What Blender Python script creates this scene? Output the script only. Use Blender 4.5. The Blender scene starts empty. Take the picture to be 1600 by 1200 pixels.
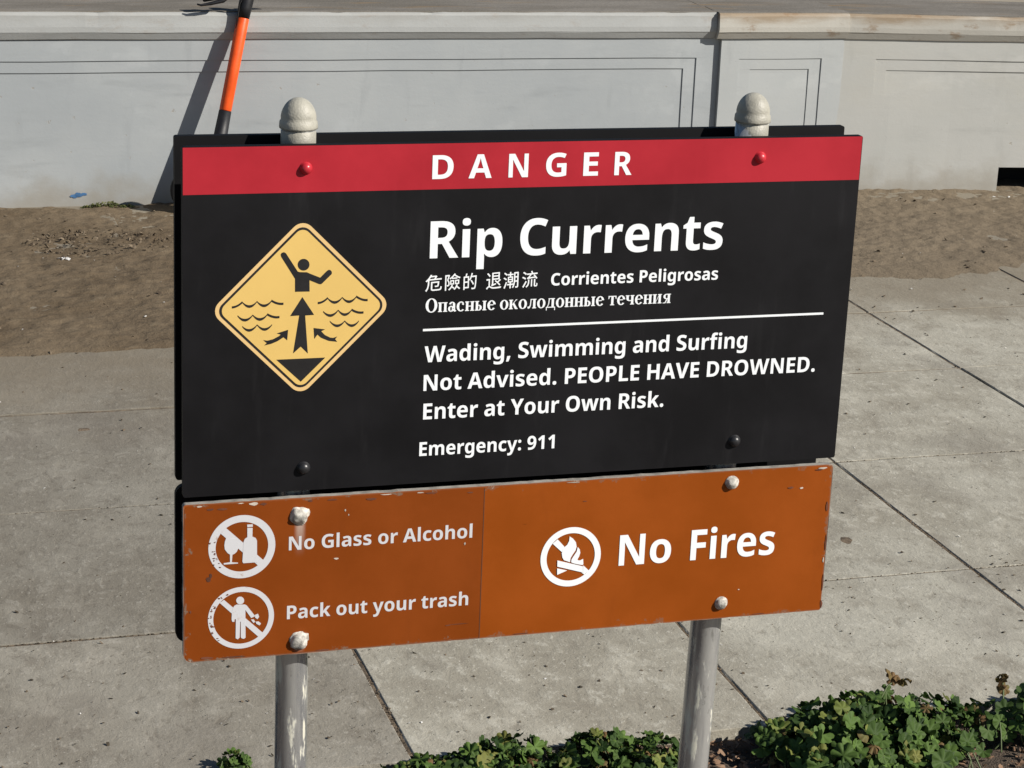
import bpy, bmesh, math, random
from mathutils import Vector, Matrix, noise as mnoise
R = math.radians
scene = bpy.context.scene
COL = scene.collection

# ------------------------------------------------------------------ camera
# metres; X runs along the sign and the wall, Y away from the viewer, Z up from the pavement;
# the origin lies on the ground under the left edge of the sign's face
CAM = Vector((-0.54, -3.564, 2.5))
yaw, pitch, roll = R(17.47), R(17.12), R(2.46)
fw = Vector((math.sin(yaw)*math.cos(pitch), math.cos(yaw)*math.cos(pitch), -math.sin(pitch)))
rt = Vector((math.cos(yaw), -math.sin(yaw), 0)); up = rt.cross(fw)
r2 = rt*math.cos(roll) + up*math.sin(roll); u2 = -rt*math.sin(roll) + up*math.cos(roll)
cam = bpy.data.cameras.new('camera'); cam.sensor_width = 36; cam.lens = 3459/1600*36
cam.clip_start = 0.05; cam.clip_end = 3000
cam_ob = bpy.data.objects.new('camera', cam); COL.objects.link(cam_ob)
m = Matrix((r2, u2, -fw)).transposed().to_4x4(); m.translation = CAM
cam_ob.matrix_world = m
scene.camera = cam_ob

# ------------------------------------------------------------------ light
SUN_EL, SUN_AZ = 33.5, 52.0          # azimuth to the right of the sign's own normal
sdir = Vector((math.cos(R(SUN_EL))*math.sin(R(SUN_AZ)), -math.cos(R(SUN_EL))*math.cos(R(SUN_AZ)), math.sin(R(SUN_EL))))
world = bpy.data.worlds.new("World"); scene.world = world; world.use_nodes = True
wn = world.node_tree.nodes; wl = world.node_tree.links
bg = wn['Background']; sky = wn.new('ShaderNodeTexSky'); sky.sky_type = 'NISHITA'; sky.sun_disc = False
sky.sun_elevation = R(SUN_EL); sky.sun_rotation = R(180-SUN_AZ)
sky.air_density = 1.0; sky.dust_density = 0.6; sky.ozone_density = 3.0
wl.new(sky.outputs[0], bg.inputs[0]); bg.inputs[1].default_value = 0.05
sun = bpy.data.lights.new('sun', 'SUN'); sun.energy = 5.0; sun.angle = R(0.5); sun.color = (1.0, 0.945, 0.86)
sun_ob = bpy.data.objects.new('sun', sun); COL.objects.link(sun_ob)
sun_ob.rotation_euler = (-sdir).to_track_quat('-Z', 'Y').to_euler(); sun_ob.location = sdir*30
scene.view_settings.view_transform = 'Standard'; scene.view_settings.look = 'None'
scene.view_settings.exposure = 0.25; scene.view_settings.gamma = 1

# ------------------------------------------------------------------ materials
class NT:
    def __init__(s, name):
        s.m = bpy.data.materials.new(name); s.m.use_nodes = True
        s.n = s.m.node_tree.nodes; s.l = s.m.node_tree.links
        s.b = s.n['Principled BSDF']; s.tc = None
    def put(s, a, sock):
        if isinstance(a, bpy.types.NodeSocket): s.l.new(a, sock)
        else: sock.default_value = a
    def coord(s, scale=(1, 1, 1), loc=(0, 0, 0), rot=(0, 0, 0)):
        if not s.tc: s.tc = s.n.new('ShaderNodeTexCoord')
        mp = s.n.new('ShaderNodeMapping'); s.l.new(s.tc.outputs['Object'], mp.inputs[0])
        mp.inputs['Scale'].default_value = scale; mp.inputs['Location'].default_value = loc; mp.inputs['Rotation'].default_value = rot
        return mp.outputs[0]
    def noise(s, scale, detail=4, rough=.55, vec=None, dist=0):
        t = s.n.new('ShaderNodeTexNoise'); s.l.new(vec or s.coord(), t.inputs['Vector'])
        t.inputs['Scale'].default_value = scale; t.inputs['Detail'].default_value = detail
        t.inputs['Roughness'].default_value = rough; t.inputs['Distortion'].default_value = dist
        return t.outputs[0]
    def voro(s, scale, vec=None, feature='F1'):
        t = s.n.new('ShaderNodeTexVoronoi'); t.feature = feature
        s.l.new(vec or s.coord(), t.inputs['Vector']); t.inputs['Scale'].default_value = scale
        return t.outputs['Distance']
    def ramp(s, v, lo, hi, a=0., b=1.):
        t = s.n.new('ShaderNodeMapRange'); t.interpolation_type = 'SMOOTHSTEP'
        s.put(v, t.inputs[0]); t.inputs[1].default_value = lo; t.inputs[2].default_value = hi
        t.inputs[3].default_value = a; t.inputs[4].default_value = b
        return t.outputs[0]
    def math(s, op, a, b=0.):
        t = s.n.new('ShaderNodeMath'); t.operation = op; s.put(a, t.inputs[0]); s.put(b, t.inputs[1]); return t.outputs[0]
    def mix(s, f, a, b, mode='MIX'):
        t = s.n.new('ShaderNodeMix'); t.data_type = 'RGBA'; t.blend_type = mode
        s.put(f, t.inputs[0])
        for v, k in ((a, 6), (b, 7)):
            if isinstance(v, tuple): v = (*v, 1)[:4]
            s.put(v, t.inputs[k])
        return t.outputs[2]
    def xyz(s, vec=None):
        t = s.n.new('ShaderNodeSeparateXYZ'); s.l.new(vec or s.coord(), t.inputs[0]); return t.outputs
    def col(s, c):
        if isinstance(c, tuple): c = (*c, 1)[:4]
        s.put(c, s.b.inputs['Base Color']); return s
    def set(s, rough=.6, metal=0., spec=.5, coat=0.):
        s.put(rough, s.b.inputs['Roughness']); s.put(metal, s.b.inputs['Metallic'])
        s.put(spec, s.b.inputs['Specular IOR Level']); s.put(coat, s.b.inputs['Coat Weight']); return s
    def bump(s, h, strength=.4, dist=.01):
        t = s.n.new('ShaderNodeBump'); t.inputs['Strength'].default_value = strength; t.inputs['Distance'].default_value = dist
        s.l.new(h, t.inputs['Height']); s.l.new(t.outputs[0], s.b.inputs['Normal']); return s

def plain(name, c, rough=.5, metal=0., var=.12, scale=14, bump=.15, bd=.002):
    k = NT(name); nz = k.noise(scale, 5)
    d = tuple(x*(1-var) for x in c); e = tuple(min(1, x*(1+var)) for x in c)
    k.col(k.mix(k.ramp(nz, .3, .7), d, e)).set(k.ramp(nz, .2, .8, rough-.06, rough+.08), metal)
    if bump: k.bump(k.noise(scale*9, 3), bump, bd)
    return k.m

def mat_concrete():
    k = NT('weathered_concrete')
    big = k.noise(.9, 5, .6); mid = k.noise(5, 6, .62, k.coord((1, .8, 1))); m2 = k.noise(17, 6, .7, k.coord((1.1, .75, 1)), .4)
    fine = k.noise(58, 4, .6, k.coord((1.1, .6, 1))); spk = k.noise(150, 2, .5)
    streak = k.noise(9, 5, .6, k.coord((.55, 2.6, 1), rot=(0, 0, .12)))
    c = k.mix(k.ramp(big, .36, .64), (.208, .192, .163), (.285, .272, .24))
    c = k.mix(k.ramp(mid, .5, .7, 0, .6), c, (.345, .328, .29))
    c = k.mix(k.ramp(mid, .47, .3, 0, .6), c, (.165, .148, .124))
    c = k.mix(k.ramp(streak, .58, .74, 0, .2), c, (.33, .315, .285))
    c = k.mix(k.ramp(m2, .55, .64, 0, .5), c, (.36, .345, .31))
    c = k.mix(k.ramp(m2, .45, .36, 0, .5), c, (.155, .14, .118))
    c = k.mix(k.ramp(fine, .6, .68, 0, .5), c, (.40, .385, .35))
    c = k.mix(k.ramp(fine, .40, .32, 0, .5), c, (.135, .122, .1))
    c = k.mix(k.ramp(spk, .68, .74, 0, .8), c, (.48, .465, .43))
    c = k.mix(k.ramp(spk, .31, .26, 0, .8), c, (.09, .08, .065))
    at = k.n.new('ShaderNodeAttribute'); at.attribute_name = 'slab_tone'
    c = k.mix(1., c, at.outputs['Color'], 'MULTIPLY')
    # blown sand and soil dust toward the foot of the wall, damp and tyre stains
    y = k.xyz()[1]
    dust = k.math('ADD', k.math('ADD', y, k.ramp(k.xyz()[0], 2.2, .8, 0, .55)), k.math('MULTIPLY', k.math('SUBTRACT', k.noise(2.2, 6, .65), .5), 2.2))
    c = k.mix(k.ramp(dust, 4.2, 5.5, 0, .75), c, (.198, .1656, .12))
    st = k.noise(1.7, 3, .5, k.coord(loc=(3, 7, 0)))
    c = k.mix(k.ramp(st, .56, .68, 0, .4), c, (.175, .155, .128))
    k.col(c).set(.88, 0, .25)
    pits = k.ramp(k.voro(40), .1, .0, 0, -1)
    h = k.math('ADD', k.math('MULTIPLY', fine, .5), k.math('MULTIPLY', spk, .25))
    h = k.math('ADD', h, k.math('MULTIPLY', m2, 1.3)); h = k.math('ADD', h, k.math('MULTIPLY', mid, 1.)); h = k.math('ADD', h, k.math('MULTIPLY', pits, .5))
    return k.bump(h, .5, .006).m

def mat_sand():
    k = NT('drifted_sand'); a = k.noise(1.6, 6, .6); b = k.noise(11, 6, .68); f = k.noise(95, 3, .7)
    c = k.mix(k.ramp(a, .3, .7), (.1155, .0847, .0528), (.1595, .1221, .0803))
    c = k.mix(k.ramp(b, .54, .72, 0, .55), c, (.198, .1584, .1078))
    c = k.mix(k.ramp(b, .44, .28, 0, .6), c, (.06, .043, .028))
    c = k.mix(k.ramp(f, .6, .72, 0, .5), c, (.225, .195, .15))
    c = k.mix(k.ramp(f, .38, .26, 0, .6), c, (.04, .031, .023))
    x = k.xyz()[0]
    c = k.mix(k.ramp(x, 2.2, 4.4, 0, .5), c, (.2242, .184, .1323))
    k.col(c).set(.95, 0, .15)
    return k.bump(k.math('ADD', k.math('MULTIPLY', b, 2.), k.math('MULTIPLY', f, .25)), .55, .016).m

def mat_paint(name, c1, c2, chip, mud=.5, warm=None):
    k = NT(name); big = k.noise(1.3, 5, .6); st = k.noise(3.2, 6, .65, k.coord((.45, 1, 2.4))); f = k.noise(70, 4, .65)
    c = k.mix(k.ramp(big, .3, .7), c1, c2)
    c = k.mix(k.ramp(st, .54, .74, 0, .45), c, tuple(x*.76 for x in c1))
    c = k.mix(k.ramp(k.noise(5, 6, .65, k.coord((1.6, 1, .3), loc=(5, 2, 8))), .56, .72, 0, .4), c, tuple(x*.8 for x in c1))
    c = k.mix(k.ramp(k.noise(2.6, 6, .65, k.coord((.8, 1, 1.2), loc=(1, 6, 3))), .56, .66, 0, .35), c, tuple(min(1, x*1.16) for x in c2))
    c = k.mix(k.ramp(f, .64, .74, 0, .35), c, tuple(x*.66 for x in c1))
    pits = k.noise(26, 3, .6, k.coord((1, 1, 1.2), loc=(9, 2, 4)))
    c = k.mix(k.ramp(pits, .71, .76, 0, .8), c, chip)
    z = k.xyz()[2]
    base = k.math('ADD', z, k.math('MULTIPLY', k.math('SUBTRACT', k.noise(6, 5, .6), .5), .35))
    c = k.mix(k.ramp(base, .2, -.02, 0, mud), c, (.25, .21, .15))
    if warm: c = k.mix(k.ramp(k.noise(2.1, 5, .6, k.coord((.6, 1, 1.4), loc=(2, 0, 5))), .45, .7, 0, .55), c, warm)
    k.col(c).set(.7, 0, .3)
    h = k.math('ADD', k.math('MULTIPLY', k.noise(18, 5, .6, k.coord((.5, 1, 1.6))), .6), k.math('MULTIPLY', f, .35))
    return k.bump(k.math('ADD', h, k.math('MULTIPLY', k.ramp(pits, .71, .76), -.6)), .22, .005).m

def mat_coping(name, base, stain, amount):
    k = NT(name); st = k.noise(4.2, 7, .68, k.coord((.5, 1, 2.2))); f = k.noise(60, 4, .65); z = k.xyz()[2]
    c = k.mix(k.ramp(k.noise(2, 4), .3, .7), tuple(x*.92 for x in base), base)
    edge = k.math('ADD', z, k.math('MULTIPLY', k.math('SUBTRACT', st, .5), .16))
    c = k.mix(k.ramp(edge, .915, .985, 0, amount), c, stain)
    c = k.mix(k.ramp(k.noise(7, 7, .7, k.coord((.8, 1, 2), loc=(4, 4, 1))), .55, .68, 0, amount*.7), c, (.243, .1485, .0765))
    c = k.mix(k.ramp(f, .64, .76, 0, .4), c, tuple(x*.6 for x in base))
    k.col(c).set(.78, 0, .25)
    return k.bump(k.math('ADD', st, k.math('MULTIPLY', f, .4)), .28, .006).m

def mat_coping_top():
    k = NT('dirty_coping_top'); a = k.noise(2.2, 6, .65, k.coord((.4, 1.5, 1))); f = k.noise(45, 5, .7)
    c = k.mix(k.ramp(a, .35, .65), (.156, .1416, .12), (.222, .204, .18))
    c = k.mix(k.ramp(k.noise(3.5, 6, .65, k.coord((.5, 3, 1), loc=(1, 1, 0))), .55, .7, 0, .75), c, (.24, .162, .084))
    c = k.mix(k.ramp(f, .62, .72, 0, .5), c, (.36, .35, .33))
    k.col(c).set(.9, 0, .2)
    return k.bump(f, .5, .006).m

def sign_paint(name, c, rough, var=.08, streak=.0, scratch=.25):
    k = NT(name); a = k.noise(5, 5, .6); f = k.noise(60, 3, .6); v = k.noise(11, 5, .6, k.coord((2.5, 1, .35)))
    col = k.mix(k.ramp(a, .3, .7), tuple(x*(1-var) for x in c), tuple(x*(1+var) for x in c))
    if streak: col = k.mix(k.ramp(v, .56, .76, 0, streak), col, tuple(min(1, x*1.25+.015) for x in c))
    sc = k.noise(34, 4, .7, k.coord((1, 1, 3.2), rot=(0, .5, 0), loc=(5, 1, 2)))
    col = k.mix(k.ramp(sc, .72, .77, 0, scratch), col, tuple(min(1, x*1.6+.05) for x in c))
    col = k.mix(k.ramp(k.noise(23, 4, .65, k.coord(loc=(8, 3, 1))), .72, .76, 0, scratch), col, tuple(x*.45 for x in c))
    k.col(col).set(k.ramp(a, .3, .7, rough-.05, rough+.08), 0, .22)
    return k.bump(k.math('ADD', f, k.math('MULTIPLY', v, .5)), .12, .001).m

def mat_brown(name, c, worn):
    """brown sign enamel: worn through to pale board along its edges, scuffed, with a pale run below the left bolts"""
    k = NT(name); a = k.noise(4.5, 5, .6); n1 = k.noise(30, 6, .7); n2 = k.noise(75, 4, .7)
    col = k.mix(k.ramp(a, .3, .7), tuple(x*.9 for x in c), tuple(x*1.1 for x in c))
    col = k.mix(k.ramp(k.noise(8, 6, .65, k.coord((1.6, 1, .5))), .55, .78, 0, .35), col, tuple(x*.68 for x in c))
    p = k.xyz(); X, Z = p[0], p[2]
    d = k.math('MINIMUM', k.math('MINIMUM', X, k.math('SUBTRACT', 1.2195, X)), k.math('MINIMUM', k.math('SUBTRACT', -.6225, Z), k.math('ADD', Z, .9185)))
    e = k.math('SUBTRACT', d, k.math('MULTIPLY', k.ramp(n1, .52, .74), .020))
    col = k.mix(k.ramp(e, .004, -.001, 0, worn), col, (.2, .125, .085))
    e2 = k.math('SUBTRACT', d, k.math('MULTIPLY', k.ramp(n1, .60, .78), .018))
    col = k.mix(k.ramp(e2, .0015, -.001, 0, worn), col, (.47, .42, .36))
    col = k.mix(k.ramp(k.noise(19, 5, .7, k.coord(loc=(3, 0, 6))), .72, .76, 0, .55), col, tuple(x*.35 for x in c))
    col = k.mix(k.ramp(k.noise(27, 4, .7, k.coord(loc=(7, 2, 1))), .765, .785, 0, .8), col, (.6, .5, .42))
    for bx, bz, ln in ((.2045, -.662, .075), (.206, -.897, .022)):
        gx = k.ramp(k.math('ABSOLUTE', k.math('SUBTRACT', X, bx)), .012, .002)
        gz = k.math('MULTIPLY', k.ramp(Z, bz-ln, bz, 0, 1), k.ramp(Z, bz+.01, bz))
        col = k.mix(k.math('MULTIPLY', k.math('MULTIPLY', gx, gz), .55), col, (.62, .55, .48))
    k.col(col).set(k.ramp(a, .3, .7, .45, .6), 0, .2)
    return k.bump(k.math('ADD', n1, k.math('MULTIPLY', n2, .5)), .15, .0015).m

def mat_white(name, c, wear, clump=.5):
    k = NT(name); a = k.noise(40, 5, .7); b = k.noise(12, 4, .6, k.coord(loc=(2, 5, 1)))
    m_ = k.math('MULTIPLY', k.ramp(a, .56, .68), k.ramp(b, clump, clump+.1))
    col = k.mix(k.math('MULTIPLY', m_, wear), c, (.4, .25, .17))
    return k.col(col).set(.5, 0, .35).m

def mat_galv():
    k = NT('galvanised_steel'); a = k.noise(7, 6, .65, k.coord((3, 3, .35))); f = k.noise(70, 4, .7)
    c = k.mix(k.ramp(a, .35, .65), (.40, .41, .43), (.74, .74, .71))
    fl = k.ramp(k.noise(13, 5, .7, k.coord((2.2, 2.2, .45), loc=(3, 1, 4))), .53, .6)
    c = k.mix(k.math('MULTIPLY', fl, .75), c, (.70, .67, .53))
    gr = k.ramp(k.noise(20, 5, .7, k.coord((1.5, 1.5, .6), loc=(6, 1, 4))), .6, .68)
    c = k.mix(k.math('MULTIPLY', gr, .55), c, (.24, .24, .22))
    c = k.mix(k.ramp(f, .66, .72, 0, .8), c, (.13, .11, .09))
    k.col(c).set(k.ramp(a, .3, .7, .2, .36), k.math('SUBTRACT', .72, k.math('MULTIPLY', fl, .7)), .5)
    return k.bump(f, .2, .0015).m

def mat_leaf():
    k = NT('mallow_leaf'); at = k.n.new('ShaderNodeAttribute'); at.attribute_name = 'leaf_tone'
    sp = k.n.new('ShaderNodeSeparateColor'); k.l.new(at.outputs['Color'], sp.inputs[0])
    c = k.mix(sp.outputs[0], (.018, .04, .009), (.11, .185, .04))
    c = k.mix(sp.outputs[1], c, (.22, .21, .055))
    c = k.mix(sp.outputs[2], c, (.19, .105, .05))
    c = k.mix(k.ramp(k.noise(45, 4), .5, .75, 0, .4), c, (.105, .155, .045))
    k.col(c).set(.6, 0, .18)
    k.b.inputs['Subsurface Weight'].default_value = 0
    tr = k.n.new('ShaderNodeBsdfTranslucent'); k.l.new(c, tr.inputs[0])
    mx = k.n.new('ShaderNodeMixShader'); mx.inputs[0].default_value = .22
    k.l.new(k.b.outputs[0], mx.inputs[1]); k.l.new(tr.outputs[0], mx.inputs[2])
    k.l.new(mx.outputs[0], k.n['Material Output'].inputs[0])
    return k.bump(k.noise(160, 3), .3, .002).m

def mat_flake(name, a, b):
    k = NT(name); at = k.n.new('ShaderNodeAttribute'); at.attribute_name = 'leaf_tone'
    sp = k.n.new('ShaderNodeSeparateColor'); k.l.new(at.outputs['Color'], sp.inputs[0])
    return k.col(k.mix(sp.outputs[0], a, b)).set(.85, 0, .2).m

M = dict(
    concrete=mat_concrete(), sand=mat_sand(),
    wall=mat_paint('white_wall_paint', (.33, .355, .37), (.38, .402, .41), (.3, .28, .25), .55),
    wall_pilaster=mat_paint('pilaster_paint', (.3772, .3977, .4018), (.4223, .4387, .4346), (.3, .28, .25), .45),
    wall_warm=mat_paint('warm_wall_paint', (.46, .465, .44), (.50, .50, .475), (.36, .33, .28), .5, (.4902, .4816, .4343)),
    coping=mat_coping('grey_white_coping', (.425, .4377, .4335), (.221, .1997, .1615), .3),
    coping_stained=mat_coping('stained_coping', (.4902, .473, .4257), (.2924, .215, .1376), .85),
    coping_top=mat_coping_top(),
    hole=plain('dark_drain', (.02, .02, .022), .9),
    soil=plain('bed_soil', (.095, .07, .05), .95, 0, .45, 25, .8, .02),
    joint=plain('joint_dirt', (.135, .10, .066), .95, 0, .5, 34, .6, .006),
    earth=plain('beach_ground', (.32, .28, .21), .95, 0, .2, .6, .4, .02),
    black=sign_paint('black_sign_enamel', (.0062, .0059, .0072), .55, .25, .35, .3),
    black_back=sign_paint('black_sign_back', (.004, .004, .005), .65, .15, 0, .1),
    red=sign_paint('red_sign_enamel', (.415, .0199, .0324), .45, .1, .12, .35),
    board=plain('sign_board_edge', (.3, .285, .26), .7, 0, .3, 40),
    brown_dimmed=mat_brown('brown_sign_enamel_dimmed', (.2258, .0473, .0033), 1.),  # base colour darkened to paint in the lens falloff on the left side
    brown=mat_brown('brown_sign_enamel', (.2863, .0614, .0033), .55),
    seam=plain('seam_dirt', (.10, .04, .02), .8),
    white=mat_white('white_lettering', (.90, .93, .95), .25, .62),
    white_worn=mat_white('white_lettering_worn', (.629, .629, .6545), .8, .5),
    yellow=sign_paint('yellow_sign_enamel', (.7568, .516, .1634), .45, .03, 0, .05),
    yellow_rim=sign_paint('pale_yellow_rim', (.774, .5332, .2408), .45, .03, 0, .05),
    pict_black=plain('black_pictogram', (.012, .011, .012), .5, 0, .1),
    galv=mat_galv(),
    cap=plain('cream_cap_paint', (.375, .36, .305), .5, 0, .16, 30, .3, .003),
    bolt_red=plain('red_bolt_paint', (.476, .0255, .0382), .32, 0, .1),
    bolt_black=plain('black_bolt_paint', (.02, .02, .022), .33, 0, .1),
    bolt_white=plain('chalky_bolt_paint', (.54, .513, .459), .55, 0, .5, 95, .6, .003),
    chip=plain('pale_chip', (.5, .44, .37), .8, 0, .3), dark_chip=plain('dark_chip', (.13, .04, .018), .8, 0, .4),
    leaf=mat_leaf(), stem=plain('leaf_stem', (.09, .12, .045), .6),
    litter=mat_flake('leaf_litter', (.10, .055, .03), (.33, .215, .14)),
    crumbs=mat_flake('dark_crumbs', (.035, .03, .022), (.17, .13, .09)),
    pale=mat_flake('pale_scraps', (.5, .48, .44), (.75, .74, .72)),
    weed=mat_flake('dry_weed', (.05, .036, .024), (.21, .165, .115)),
    orange=plain('orange_scooter_paint', (.837, .0945, .0108), .4, 0, .14),
    scooter=plain('black_scooter_paint', (.008, .008, .0105), .5, 0, .15),
    rubber=plain('black_rubber', (.016, .016, .017), .75, 0, .2),
    metal=plain('grey_metal', (.35, .35, .36), .4, .8),
    blue=plain('blue_paint_smudge', (.06, .17, .36), .7, 0, .3),
    moss=mat_flake('green_moss', (.05, .06, .02), (.12, .125, .045)),
)

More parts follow.
